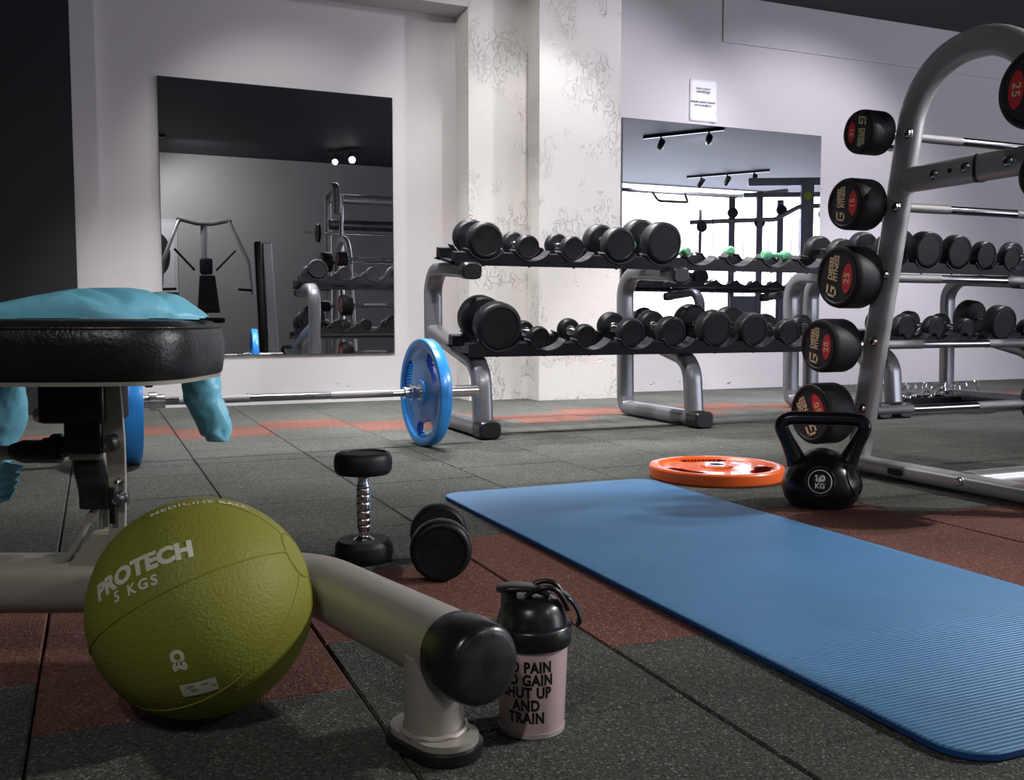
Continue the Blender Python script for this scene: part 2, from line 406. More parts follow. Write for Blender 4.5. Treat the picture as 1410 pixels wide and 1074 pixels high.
# ------------------------------------------------------------------ dumbbells
def head_prof(r, L, inset=True):
    """outer face at t=0 towards the grip at t=L"""
    return [(.003, 0), (.003, r*.78), (.0, r*.80), (.0, r*.86), (.003, r*.93), (.011, r*.985), (.018, r), (L-.016, r), (L-.007, r*.97), (L, r*.88), (L, r*.30), (L+.004, r*.26), (L+.004, 0)]
MESH = {}
def dumbbell(r, L=None, grip=.125, name='dumbbell'):
    """axis along local Y, centre of the grip at the origin, front head at -Y"""
    L = L or (.045 + (r-.05)*.75)
    key = (round(r, 3), round(L, 3), grip)
    e = empty(name)
    if key in MESH:
        for n, me, y, rz in MESH[key]:
            o = bpy.data.objects.new(n, me); COL.objects.link(o); o.parent = e; o.location.y = y; o.rotation_euler.z = rz
        return e
    h = grip/2
    H = MB().lathe(head_prof(r, L), axis='Y', n=44).build('head', M_blk, e); H.location.y = -h-L
    H2 = bpy.data.objects.new('head', H.data); COL.objects.link(H2); H2.parent = e; H2.location.y = h+L; H2.rotation_euler.z = PI
    p = []
    for i in range(61):
        t = i/60*2-1; q = abs(t)
        rr_ = .0125 if q > .72 else .0165-.0012*q
        if .66 < q <= .72: rr_ = .0140
        if any(abs(q-g) < .018 for g in (.12, .36, .58)): rr_ -= .0016
        if q > .86: rr_ += .011*((q-.86)/.14)**2
        p.append((t*h, rr_))
    G = MB().lathe([(-h, .001)]+p+[(h, .001)], axis='Y', n=24).build('grip', M_chrome, e)
    MESH[key] = [('head', H.data, -h-L, 0), ('head', H.data, h+L, PI), ('grip', G.data, 0, 0)]
    return e

TILT = R(9)
UP = (4.17, .803); LO = (4.0, .385)   # front edge (y, z) of the tray surface
def tray_pt(tier, u, v, w):
    y0, z0 = tier
    return V((u, y0+v*math.cos(TILT)-w*math.sin(TILT), z0+v*math.sin(TILT)+w*math.cos(TILT)))

def rack(x_frames, x0, x1, slots, base_y, label, dz=0.):
    e = empty('dumbbell_rack', ((x0+x1)/2, 4.35, 0), label=label, cat='weight rack')
    ox, oy = e.location.x, e.location.y
    def loc(p): return V((p[0]-ox, p[1]-oy, p[2]))
    first = None
    for xf in x_frames:
        # rear foot elbow > post > top curve > arm
        m = MB()
        pts = [(xf, 4.02, .042), (xf, 4.68, .042), (xf, 4.70, .10), (xf, 4.715, .79), (xf, 4.18, .755)]
        m.tube([loc(p) for p in fillet(pts, [.05, .03, .13], 10)], 1, n=24, side=(1, 0, 0), ab=(.045, .036))
        f = m.build('upright_frame', M_rack, e)
        m = MB()
        pts = [(xf, 4.69, .47), (xf, 4.17, .345), (xf, 4.03, .28), (xf, 4.02, .045)]
        pts = fillet([(xf, 4.69, .47), (xf, 4.05, .325), (xf, 4.02, .045)], [.13], 12)
        m.tube([loc(p) for p in pts], 1, n=24, side=(1, 0, 0), ab=(.045, .036))
        m.build('front_leg', M_rack, e)
        c = MB().tube([loc(p) for p in ((xf, 3.925, .042), (xf, 3.935, .042), (xf, 4.015, .042), (xf, 4.02, .042))], [.85, 1, 1, 1], n=24, side=(1, 0, 0), ab=(.053, .041)).build('foot_cap', M_plast, e)
        c = MB().tube([loc(p) for p in ((xf, 4.145, .752), (xf, 4.155, .753), (xf, 4.20, .756), (xf, 4.205, .757))], [.8, 1, 1, .98], n=24, side=(1, 0, 0), ab=(.049, .040)).build('arm_cap', M_plast, e)
    for nm, tier in (('upper_tray', UP), ('lower_tray', LO)):
        tier = (tier[0], tier[1]+dz)
        m = MB()
        for v0, v1 in ((.03, .085), (.245, .30)):
            poly = [(x0, -.022), (x1, -.022)]
            top = [(x1, .03)]
            for s in sorted(slots, reverse=True):
                for k in range(9):
                    a = R(50)*(1-2*k/8)
                    top.append((s+.108*math.sin(a), .108*(1-math.cos(a))-.007))
            top.append((x0, .03)); poly += top
            r0 = [m.bm.verts.new(loc(tray_pt(tier, u, v0, w))) for u, w in poly]
            r1 = [m.bm.verts.new(loc(tray_pt(tier, u, v1, w))) for u, w in poly]
            n = len(poly)
            for i in range(n): m._f([r0[i], r0[(i+1) % n], r1[(i+1) % n], r1[i]])
            m._f(r0[::-1]); m._f(r1)
            # lower flange
            a = [loc(tray_pt(tier, x0, v0, -.022)), loc(tray_pt(tier, x1, v0, -.022)), loc(tray_pt(tier, x1, v1+.03, -.022)), loc(tray_pt(tier, x0, v1+.03, -.022))]
            nrm = V((0, math.sin(TILT), -math.cos(TILT)))*.006
            m.prism(a, (0, 0, 0), nrm)
            for s in slots:
                q = loc(tray_pt(tier, s, (v0+v1)/2, -.028)); m.lathe([(0, .008), (-.006, .006), (-.008, .001)], q, 'Z', 8)
        for xe in (x0+.02, x1-.02):
            m.prism([loc(tray_pt(tier, xe-.02, .03, -.027)), loc(tray_pt(tier, xe+.02, .03, -.027)), loc(tray_pt(tier, xe+.02, .30, -.027)), loc(tray_pt(tier, xe-.02, .30, -.027))], (0, 0, 0), (0, 0, .012))
        tr = m.build(nm, M_tray, e, smooth=25)
        for s in slots:
            for v0, v1 in ((.022, .093), (.237, .308)):
                g0 = []
                for (v, dr) in ((v0, 0), (v1, 0), (v1, .006), (v0, .006)):
                    g0.append([loc(tray_pt(tier, s+(.108+dr-.001)*math.sin(R(56)*(1-2*k/14)), v, .108-(.108+dr-.001)*math.cos(R(56)*(1-2*k/14))-.0)) for k in range(15)])
                m = MB(); m.rings([[g0[q][k] for q in range(4)] for k in range(15)])
                m.build('saddle', M_saddle, tr, smooth=50)
    return e

SL1 = [1.675+.237*i for i in range(10)]
SL2 = [4.165+.237*i for i in range(10)]
rackA = rack([1.59, 2.715, 3.865], 1.525, 3.93, SL1, 0, 'grey two-tier dumbbell rack in front of the rough plaster pillar')
rackB = rack([4.015, 5.14, 6.29], 3.965, 6.42, SL2, 0, 'grey two-tier dumbbell rack at the right wall, behind the leaning barbell stand', .015)

def put_db(tier, x, r, label, group, dz=0., r_rear=None):
    e = dumbbell(r); tag(e, label, 'dumbbell', group)
    sag = 0.0 if r <= .106 else .003
    e.location = tray_pt((tier[0], tier[1]+dz), x, .165, r+.0015+sag)
    e.rotation_euler = (TILT, 0, R(random.uniform(-1.5, 1.5)))
    return e
gU, gL = 'dumbbells on the upper tray by the pillar', 'dumbbells on the lower tray by the pillar'
for x, r, lab in (
    (1.679, .085, 'wide black dumbbell at the left end of the upper tray'),
    (1.903, .059, 'small black dumbbell, second from the left on the upper tray'),
    (2.141, .060, 'small black dumbbell with shiny grip, third from the left on the upper tray'),
    (2.388, .086, 'mid-sized black dumbbell, fourth from the left on the upper tray'),
    (2.628, .104, 'biggest black dumbbell of the upper tray, by the right mirror edge'),
    (3.80, .081, 'black dumbbell with bright grip, right end of the upper tray beside empty saddles')):
    put_db(UP, x, r, lab, gU)
for x, r, lab in (
    (1.668, .107, 'largest black dumbbell, at the left end of the lower tray'),
    (1.885, .051, 'tiny black dumbbell right of the largest one on the lower tray'),
    (2.125, .056, 'small black dumbbell, third from the left on the lower tray'),
    (2.366, .071, 'black dumbbell, fourth from the left on the lower tray'),
    (2.592, .076, 'black dumbbell, fifth from the left on the lower tray'),
    (2.837, .092, 'large black dumbbell above the curved middle leg on the lower tray'),
    (3.072, .086, 'large black dumbbell, seventh from the left on the lower tray'),
    (3.305, .068, 'black dumbbell, eighth from the left on the lower tray'),
    (3.55, .066, 'black dumbbell half hidden behind the number 20 barbell head on the lower tray')):
    put_db(LO, x, r, lab, gL)
gU2, gL2 = 'dumbbells on the upper tray behind the barbell stand', 'dumbbells on the lower tray behind the barbell stand'
for x, r, lab in (
    (4.13, .090, 'black dumbbell on the right rack, just left of the leaning silver post'),
    (4.401, .104, 'large worn black dumbbell seen just right of the leaning silver post, upper tray'),
    (4.645, .098, 'large worn black dumbbell, second right of the leaning post, upper tray'),
    (4.875, .083, 'worn black dumbbell, third right of the leaning post, upper tray'),
    (5.10, .074, 'smaller worn black dumbbell, fourth right of the leaning post, upper tray'),
    (5.34, .080, 'worn black dumbbell at the right picture edge, upper tray')):
    put_db(UP, x, r, lab, gU2, .015)
for x, r, lab in (
    (4.10, .075, 'black dumbbell with dark head directly behind the leaning post, lower tray'),
    (4.325, .070, 'black dumbbell, first with a full face right of the leaning post, lower tray'),
    (4.57, .063, 'small black dumbbell left of the biggest one on the right rack, lower tray'),
    (4.818, .102, 'biggest black dumbbell of the right rack, lower tray'),
    (5.07, .061, 'small black dumbbell beside the dark barbell head at the right edge, lower tray')):
    put_db(LO, x, r, lab, gL2, .015)

# small mint dumbbells lying on the empty saddles
def mini(x, v, rz, lab, r=.027, tier=UP, wz=.034):
    e = empty('vinyl_dumbbell', tray_pt(tier, x, v, wz+r), label=lab, cat='dumbbell', group='small green dumbbells on the rack')
    e.rotation_euler = (0, 0, rz)
    pr = [(0, .001), (0, r*.6), (.006, r*.9), (.016, r), (.034, r), (.044, r*.9), (.050, r*.55), (.050, .001)]
    for s in (-1, 1):
        h = MB().lathe(pr, axis='X', n=16).build('head', M_mint, e); h.location.x = s*.062-.025
    MB().lathe([(-.045, .011), (0, .013), (.045, .011)], axis='X', n=14).build('grip', M_mint, e)
    return e
mini(3.36, .07, R(0), 'small mint green dumbbell lying sideways on the empty saddles of the upper tray')
mini(3.20, .27, R(62), 'pale mint dumbbell lying askew behind, left of the sideways mint one', .024)
mini(2.53, .26, R(90), 'dark green dumbbell wedged behind the biggest dumbbell of the upper tray', .034)
mini(2.79, .12, R(85), 'green dumbbell peeking out right of the biggest dumbbell of the upper tray', .022)

# ------------------------------------------------------------------ olympic plates
def plate(name, Rr, t, main, recess, label, cat, matrix, ph=90.):
    """disc in the local XY plane, thickness along Z centred on 0"""
    e = empty(name, label=label, cat=cat)
    e.matrix_world = matrix
    nA = 120
    rad = [.026, .032, .050, .056, .100, .112, .125, .138, .150, .164, .178, .188, .196, .203, .215, .222, .225]
    rad = [x*Rr/.225 for x in rad]
    hub, dish, rim = t*.5, t*.30, t*.5
    def hz(r):
        q = r/Rr*.225
        if q <= .050: return hub
        if q <= .057: return hub - (hub-dish)*(q-.050)/.007
        if q <= .188: return dish
        if q <= .197: return dish + (rim-dish)*(q-.188)/.009
        if q <= .216: return rim
        return rim*(.97 if q < .223 else .72)
    def hole(i, a):
        d = min(abs((a-ph-120*k+180) % 360-180) for k in range(3))
        q = rad[i]/Rr*.225
        return d < 30 and .124 <= q < .187 and not (d > 24 and (q < .136 or q > .176))
    m = MB(); 
    for side in (1, -1):
        pass
    vt = {}; 
    def vert(i, j, s):
        k = (i, j % nA, s)
        if k not in vt:
            a = 2*PI*j/nA; vt[k] = m.bm.verts.new((rad[i]*math.cos(a), rad[i]*math.sin(a), s*hz(rad[i])))
        return vt[k]
    solid = {}
    for i in range(len(rad)-1):
        for j in range(nA): solid[i, j] = not hole(i, (j+.5)*360/nA)
    for (i, j), s in solid.items():
        if not s: continue
        m._f([vert(i, j, 1), vert(i+1, j, 1), vert(i+1, j+1, 1), vert(i, j+1, 1)])
        m._f([vert(i, j, -1), vert(i, j+1, -1), vert(i+1, j+1, -1), vert(i+1, j, -1)])
        def wallf(a, b):
            f = m._f([vert(*a, 1), vert(*a, -1), vert(*b, -1), vert(*b, 1)])
        if i == 0: wallf((i, j), (i, j+1))
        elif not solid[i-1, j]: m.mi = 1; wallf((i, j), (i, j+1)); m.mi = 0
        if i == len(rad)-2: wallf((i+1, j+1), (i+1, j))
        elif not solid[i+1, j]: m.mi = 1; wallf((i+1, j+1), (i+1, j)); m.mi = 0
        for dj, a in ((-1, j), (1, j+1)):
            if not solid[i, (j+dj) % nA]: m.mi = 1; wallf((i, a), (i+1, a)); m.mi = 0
    m.build('disc', [main, recess], e, smooth=28)
    MB().lathe([(-hub-.002, .025), (-hub-.002, .031), (hub+.002, .031), (hub+.002, .025), (-hub-.002, .025)], n=32).build('steel_bushing', M_chrome, e)
    # grip ribs in each hand hole
    for k in range(3):
        m = MB()
        for q in range(-4, 5):
            a = R(ph+120*k+q*4.2); r0 = .184*Rr/.225
            m.box((r0*math.cos(a), r0*math.sin(a), 0), (.010, .006, t*.52), Matrix.Rotation(a, 3, 'Z'))
        m.build('grip_ribs', main, e, smooth=0)
    # raised lettering marks
    m = MB()
    for k, s in ((0, 'OLYMPIC'), (1, '20 KG'), (2, 'OLYMPIC')):
        for side in (1, -1):
            def fn(x, y, k=k, side=side):
                a = R(ph+60+120*k) - side*x/(.15*Rr/.225); r_ = (.150*Rr/.225)+y
                return V((r_*math.cos(a), r_*math.sin(a), side*(dish+.0012)))
            m = MB(); add_text(m, s, .034, fn, fat=.02)
            m.build('raised_lettering', main, e, smooth=0)
    return e
def frame_x(loc, spin=0., lean=0.):      # plate normal along world X
    return Matrix.Translation(loc) @ Matrix.Rotation(lean, 4, 'Z') @ Matrix.Rotation(PI/2, 4, 'Y') @ Matrix.Rotation(spin, 4, 'Z')
plate('weight_plate', .225, .050, M_blue, M_blued, 'bright blue weight plate on the barbell, standing by the dumbbell rack leg', 'weight plate', frame_x((1.262, 3.85, .226), R(20), R(5)))
plate('weight_plate', .225, .064, M_blue, M_blued, 'blue weight plate on the far left of the barbell, seen edge-on behind the bench', 'weight plate', frame_x((.108, 3.80, .226), R(70), R(2)))
plate('weight_plate', .225, .040, M_orange, M_oranged, 'orange weight plate lying flat on the floor beside the kettlebell', 'weight plate', Matrix.Translation((1.915, 2.70, .0205)) @ Matrix.Rotation(R(10), 4, 'Z'), ph=62.)

# loaded barbell
e = empty('barbell', (.70, 3.83, .226), label='long chrome barbell on the floor carrying the two blue plates', cat='barbell')
e.rotation_euler.z = math.atan2(.05, 1.15)
MB().lathe([(-.47, .001), (-.47, .0145), (.47, .0145), (.47, .001)], axis='X', n=20).build('shaft', M_bar, e)
for s in (-1, 1): MB().lathe([(s*.16, .0148), (s*.16, .0152), (s*.42, .0152), (s*.42, .0148)], axis='X', n=20).build('knurling', M_knurl, e)
MB().lathe([(.47, .001), (.47, .026), (.50, .026), (.50, .034), (.515, .034), (.515, .0249), (.80, .0249), (.80, .001)], axis='X', n=28).build('sleeve', M_chromed, e)
MB().lathe([(-.47, .001), (-.47, .026), (-.50, .026), (-.50, .036), (-.525, .036), (-.525, .0249), (-.86, .0249), (-.86, .001)], axis='X', n=28).build('sleeve', M_chromed, e)
MB().lathe([(-.63, .026), (-.63, .036), (-.655, .036), (-.655, .026), (-.63, .026)], axis='X', n=24).build('collar', M_yellow, e)

# ------------------------------------------------------------------ barbell stand with fixed barbells
st = empty('barbell_stand', (2.46, 2.2, 0), label='silver A-shaped barbell stand with leaning posts at the right edge', cat='weight rack')
sx, sy = 2.46, 2.2
def L3(p): return V((p[0]-sx, p[1]-sy, p[2]))
far = [(1.1, 2.425), (.9, 2.468), (.66, 2.513), (.43, 2.556), (.2, 2.60)]
def leg_y(z, s=1):
    yf = 2.632-(z)*.188
    return yf if s > 0 else 4.37-yf
for xf in (2.46, 3.62):
    pts = fillet([(xf, leg_y(.03), .03), (xf, leg_y(1.22)-.01, 1.36), (xf, leg_y(1.22, -1)+.01, 1.36), (xf, leg_y(.03, -1), .03)], [.235, .235], 16)
    MB().tube([L3(p) for p in pts], 1, n=24, side=(1, 0, 0), ab=(.026, .045)).build('arched_frame', M_rackl, st)
    MB().tube([L3(p) for p in ((xf-.03, 2.66, .033), (xf-.03, 1.70, .033))], 1, n=24, side=(1, 0, 0), ab=(.045, .026)).build('base_bar', M_rackl, st)
    m = MB().tube([L3(p) for p in ((xf, leg_y(1.0)-.01, .985), (xf, leg_y(1.0, -1)+.01, .985))], 1, n=24, side=(1, 0, 0), ab=(.025, .041)); m.build('cross_brace', M_rackl, st)
    m = MB().tube([L3(p) for p in ((xf, 2.155, .985), (xf, 2.145, .985))], 1, n=24, side=(1, 0, 0), ab=(.0275, .0435)); m.build('brace_joint', M_plast, st)
for y, z in ((2.40, .045), (1.9, .045)):
    pass
MB().tube([L3(p) for p in ((2.46, 2.16, .035), (3.62, 2.16, .035))], 1, n=20, side=(0, 1, 0), ab=(.045, .026)).build('floor_beam', M_rackl, st)
MB().tube([L3(p) for p in ((2.46, 1.93, .985), (3.62, 1.93, .985))], 1, n=20, side=(0, 1, 0), ab=(.026, .038)).build('upper_beam', M_rackl, st)
# bolts with hex heads on the face towards the room
def bolt(x, y, z, r=.0125):
    return MB().lathe([(0, .0), (0, r*1.25), (-.003, r*1.25), (-.003, r), (-.011, r), (-.013, r*.7), (-.013, 0)], L3((x, y, z)), 'X', 12).build('bolt', M_chromed, st, smooth=20)
for z in (1.13, .90, .68, .455, .225): bolt(2.434, leg_y(z)-.012, z)
bolt(2.434, 2.30, .985); bolt(2.434, 2.18, .990); bolt(2.434, 2.03, .985); bolt(2.388, 2.12, .040)
MB().lathe([(0, .0), (0, .008), (-.001, .008), (-.001, 0)], L3((2.434, 2.24, .988)), 'X', 12).build('bolt_hole', M_ink, st)
MB().lathe([(0, .0), (0, .011), (-.05, .011), (-.055, .009), (-.055, 0)], L3((2.385, 2.40, .035)), (0, 1, 0.0), 12).build('locating_pin', M_plast, st)
# hooks that carry the bars, far side then near side
zs = [1.135, .905, .675, .44, .20]
for xf in (2.46, 3.62):
    for s in (1, -1):
        for z in zs:
            y0 = leg_y(z-.03, s)
            m = MB(); pts = fillet([(xf, y0, z-.035), (xf, y0+s*.095, z-.035), (xf, y0+s*.105, z+.012)], [.012], 5)
            m.tube([L3(p) for p in pts], .010, n=12); m.build('hook', M_chromed, st)

def fixed_barbell(x0, y, z, r, num, ang, Lh, label, seen=True):
    e = empty('fixed_barbell', (x0+Lh, y, z), label=label, cat='barbell', group='fixed barbells on the silver stand')
    prof = [(.0045, 0), (.0045, r*.80), (.002, r*.82), (0, r*.85), (.002, r*.93), (.010, r*.98), (.02, r), (Lh-.012, r), (Lh-.004, r*.97), (Lh, r*.90), (Lh, 0)]
    L = 1.05
    h = MB().lathe([(t-Lh, q) for t, q in prof], axis='X', n=56).build('head', M_headblk, e)
    MB().lathe([(.0042-Lh, 0), (.0042-Lh, r*.80), (.0050-Lh, r*.80), (.0050-Lh, 0)], axis='X', n=56).build('face_disc', M_headface, h)
    h2 = bpy.data.objects.new('head', h.data); COL.objects.link(h2); h2.parent = e; h2.location.x = L; h2.rotation_euler.z = PI
    MB().lathe([(0, .0), (0, .022), (.03, .022), (.035, .0148), (L-.035, .0148), (L-.03, .022), (L, .022), (L, 0)], axis='X', n=20).build('bar', M_bar, e)
    for a, b in ((.12, .36), (L-.36, L-.12)):
        MB().lathe([(a, .0148), (a, .0160), (b, .0160), (b, .0148)], axis='X', n=22).build('knurled_grip', M_knurl, e)
    if not num: return e
    ca, sa = math.cos(R(ang)), math.sin(R(ang))
    X = -Lh+.0032
    def fn(u, v, d=0.):   # u to the right, v up as seen from the -X side; rotated by ang
        uu, vv = u*ca-v*sa, u*sa+v*ca
        return V((X-d, -uu, vv))
    k = r/.1
    m = MB()   # red lens
    n = 24; W, Hh = .048*k, .0225*k; cy = -.043*k
    top = [(W*math.cos(PI*i/n), cy+Hh*math.sin(PI*i/n)**1.3) for i in range(n+1)]
    bot = [(-W*math.cos(PI*i/n), cy-Hh*math.sin(PI*i/n)**1.3) for i in range(1, n)]
    poly = top+bot
    r0 = [m.bm.verts.new(fn(u, v, -.002)) for u, v in poly]; r1 = [m.bm.verts.new(fn(u, v, .0002)) for u, v in poly]
    for i in range(len(poly)): m._f([r0[i], r0[(i+1) % len(poly)], r1[(i+1) % len(poly)], r1[i]])
    m._f(r1)
    m.build('red_oval', M_redp, h, smooth=0)
    m = MB(); add_text(m, num, .034*k, lambda u, v: fn(u, v+cy, .0007), fat=.02, space=1.15); m.build('number', M_gold, h, smooth=0)
    m = MB()
    add_text(m, 'DIESEL', .027*k, lambda u, v: fn(u+.026*k+v*.15, v+.032*k, .0005), fat=.035, sx=.98)
    m.build('brand_print', M_gold, h, smooth=0); m = MB()
    add_text(m, 'FITNESS', .027*k, lambda u, v: fn(u+.026*k+v*.15, v+.009*k, .0005), fat=.035, sx=.86)
    m.build('brand_print', M_gold, h, smooth=0); m = MB()
    # square spiral emblem left of the words
    for (u, v, a, b) in ((-.047, .040, .034, .009), (-.047, .002, .034, .009), (-.0605, .021, .008, .046), (-.0345, .012, .009, .026), (-.044, .021, .014, .008)):
        pts = [(u-a/2, v-b/2), (u+a/2, v-b/2), (u+a/2, v+b/2), (u-a/2, v+b/2)]
        m._f([m.bm.verts.new(fn(p[0]*k-.004*k+p[1]*.15*k, p[1]*k, .0005)) for p in pts])
    m.build('emblem', M_gold, h, smooth=0)
    return e
for z, r, num, ang, xf0, lh, lab in (
    (1.145, .072, '10', -95, 2.315, .10, 'fixed barbell with the smallest head, topmost on the far side of the stand'),
    (.915, .086, '15', 88, 2.305, .11, 'fixed barbell marked 15, second from the top on the far side'),
    (.675, .107, '25', 82, 2.322, .11, 'fixed barbell marked 25, third from the top on the far side'),
    (.44, .093, '20', 86, 2.285, .115, 'fixed barbell marked 20, fourth from the top on the far side'),
    (.20, .108, '30', 122, 2.295, .115, 'fixed barbell marked 30, lowest, right behind the kettlebell')):
    fixed_barbell(xf0, leg_y(z-.03)+.088 if r < .1 else leg_y(z-.03)+.088, z, r, num, ang, lh, lab)
for z, r, num, ang, lab in (
    (1.145, .108, '25', -95, 'fixed barbell marked 25 at the upper right picture corner'),
    (.915, .076, '15', -115, 'fixed barbell marked 15 cut by the right picture edge below the corner one'),
    (.675, .06, None, 0, 'fixed barbell with small head on the near side, mostly out of the picture'),
    (.44, .094, '20', 84, 'fixed barbell with dark head cut by the right picture edge at mid height')):
    fixed_barbell(2.30, leg_y(z-.03, -1)-.088, z, r, num, ang, .11, lab)

# ------------------------------------------------------------------ kettlebell
kb = empty('kettlebell', (1.897, 2.166, 0), R(-36), 'glossy black kettlebell marked 10 KG standing on the red tile', 'kettlebell')
prof = [(0, 0), (0, .078), (.006, .087), (.022, .101), (.045, .1085), (.068, .109), (.088, .103), (.106, .094), (.124, .080), (.142, .061), (.156, .038), (.163, .016), (.164, 0)]
b = MB().lathe(prof, n=56).build('body', M_kbell, kb, smooth=80)
half = [(-.048, .085), (-.066, .118), (-.079, .148), (-.095, .182), (-.109, .21), (-.113, .228), (-.103, .243), (-.085, .248)]
pts = [V((x, 0, z)) for x, z in half]+[V((x, 0, .249)) for x in (-.05, -.02, .02, .05)]+[V((-x, 0, z)) for x, z in reversed(half)]
rr = [.036, .031, .025, .0205, .0198, .0195, .0195, .0195]; rr = rr+[.0195]*4+rr[::-1]
def catmull(P, n=5, rads=None):
    out = []; ro = []
    for i in range(len(P)-1):
        p0, p1, p2, p3 = P[max(i-1, 0)], P[i], P[i+1], P[min(i+2, len(P)-1)]
        for k in range(n):
            t = k/n
            out.append(.5*((2*p1)+(p2-p0)*t+(2*p0-5*p1+4*p2-p3)*t*t+(3*p1-p0-3*p2+p3)*t**3))
            if rads: ro.append(rads[i]+(rads[i+1]-rads[i])*t)
    out.append(P[-1])
    if rads: ro.append(rads[-1]); return out, ro
    return out
P, Q = catmull(pts, 5, rr)
MB().tube(P, Q, n=24, side=(0, 1, 0)).build('handle', M_kbell, kb, smooth=80)
# round badge on the belly, wrapped on the surface
def belly_r(z):
    for (z0, r0), (z1, r1) in zip(prof, prof[1:]):
        if z0 <= z <= z1 and z1 > z0: return r0+(r1-r0)*(z-z0)/(z1-z0)
    return .1
def kfn(z0, off, a0):
    def f(u, v):
        z = z0+v*.97; rr_ = belly_r(z)+off
        a = a0+u/rr_
        return V((rr_*math.sin(a), -rr_*math.cos(a), z))
    return f
m = MB(); f = kfn(.083, .0018, R(-7)); n = 40
for i in range(n):
    a0, a1 = 2*PI*i/n, 2*PI*(i+1)/n
    m._f([m.bm.verts.new(f(q*math.cos(a), q*math.sin(a))) for q, a in ((.0305, a0), (.0325, a0), (.0325, a1), (.0305, a1))])
m.build('badge_ring', M_white, kb, smooth=0); m = MB()
fb = kfn(.083, .0036, R(-7))
def patch(polys):
    mm_ = MB()
    for P4 in polys: mm_._f([mm_.bm.verts.new(fb(u, v)) for u, v in P4])
    return mm_
patch([[(-.0110, .0015), (-.0072, .0015), (-.0072, .0190), (-.0110, .0190)], [(-.0145, .0140), (-.0110, .0155), (-.0110, .0190), (-.0145, .0170)]]).build('numeral', M_white, kb, smooth=0)
patch([[(.0062+q*math.cos(t0)*.0074, .0102+q2*math.sin(t0)*.0088) for t0, q, q2 in ((2*PI*k/20, 1, 1), (2*PI*(k+1)/20, 1, 1), (2*PI*(k+1)/20, .46, .60), (2*PI*k/20, .46, .60))] for k in range(20)]).build('numeral', M_white, kb, smooth=0)
add_text(m, 'KG', .0195, lambda u, v: fb(u, v-.0115), fat=.03, cuts=1)
m.build('weight_badge', M_white, kb, smooth=0)
m = MB(); f2 = kfn(.083, .0016, R(-7))
m.tube([f2(.040*math.cos(2*PI*i/48), .040*math.sin(2*PI*i/48)) for i in range(48)], .0016, n=6, closed=True)
f3 = kfn(.083, .0016, R(60))
m.tube([f3(.040*math.cos(2*PI*i/48), .040*math.sin(2*PI*i/48)) for i in range(48)], .0016, n=6, closed=True)
m.build('raised_rings', M_kbell, kb, smooth=80)

# ------------------------------------------------------------------ exercise mat
mt = empty('exercise_mat', (1.29, 1.755, 0), label='long blue ribbed exercise mat with rounded corners on the floor', cat='exercise mat')
m = MB(); w2, l2, rc = .357, .955, .06; poly = []
for cx, cy, a0 in ((w2-rc, l2-rc, 0), (-w2+rc, l2-rc, 90), (-w2+rc, -l2+rc, 180), (w2-rc, -l2+rc, 270)):
    for k in range(9): poly.append((cx+rc*math.cos(R(a0+k*90/8)), cy+rc*math.sin(R(a0+k*90/8))))
def rg(s, z): return [V((x-(s if x > 0 else -s)*.5, y-(s if y > 0 else -s)*.5, z)) for x, y in poly]
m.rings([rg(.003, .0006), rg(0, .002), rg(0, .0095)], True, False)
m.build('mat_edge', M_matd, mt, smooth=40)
m = MB(); m.rings([rg(0, .0095), rg(.002, .0115), rg(.004, .012)], False, True)
m.build('ribbed_top', M_mat, mt, smooth=40)

# ------------------------------------------------------------------ loose dumbbells
d = dumbbell(.0637, .047, .146); tag(d, 'black dumbbell with chrome grip standing upright on one end', 'dumbbell')
d.rotation_euler = (R(-90), 0, 0); d.location = (.531, 2.058, .1205)
d = dumbbell(.0632, .05, .115); tag(d, 'black dumbbell lying on the red tile with its round face to the viewer', 'dumbbell')
d.location = (.658, 1.915, .0635); d.rotation_euler = (0, 0, R(-17.5))
m = MB()
def dfn(u, v): return V((u, -.0575-.05-.0002, v))
add_text(m, '5', .030, lambda u, v: V((u+.026*.6, -.1049, v+.018)), fat=.02)
add_text(m, 'KG', .022, lambda u, v: V((u-.018, -.1049, v-.004)), fat=.01)
m.build('embossed_weight', M_plast, d, smooth=0)

# ------------------------------------------------------------------ medicine ball
Rb = .1455
ball = empty('medicine_ball', (.121, 1.337, 0), label='olive green rubber medicine ball with white PROTECH lettering', cat='ball')
bc = V((0, 0, Rb))
m = MB(); t = bmesh.new(); bmesh.ops.create_icosphere(t, subdivisions=5, radius=Rb); m.merge(t, Matrix.Identity(4), bc)
m.build('ball_body', M_ball, ball, smooth=80)
pole = V((.83, -.29, .477)).normalized()
s1 = V((-.849, -.528, .026)).normalized()
m = MB()
def circ_on(axis, ang, rad):
    u = axis.orthogonal().normalized(); w_ = axis.cross(u)
    return [bc+(axis*math.cos(ang)+(u*math.cos(2*PI*i/64)+w_*math.sin(2*PI*i/64))*math.sin(ang))*Rb for i in range(64)]
ref = (s1-pole*s1.dot(pole)).normalized(); oth = pole.cross(ref)
for k in range(6):
    a = R(60*k+0); dirv = ref*math.cos(a)+oth*math.sin(a)
    pts = [bc+(pole*math.cos(th)+dirv*math.sin(th))*Rb for th in [R(13+i*154/60) for i in range(61)]]
    m.tube(pts, .0013, n=6)
m.tube(circ_on(pole, R(13), 0), .0013, n=6, closed=True)
m.tube(circ_on(-pole, R(13), 0), .0013, n=6, closed=True)
m.build('seams', M_ballseam, ball, smooth=80)
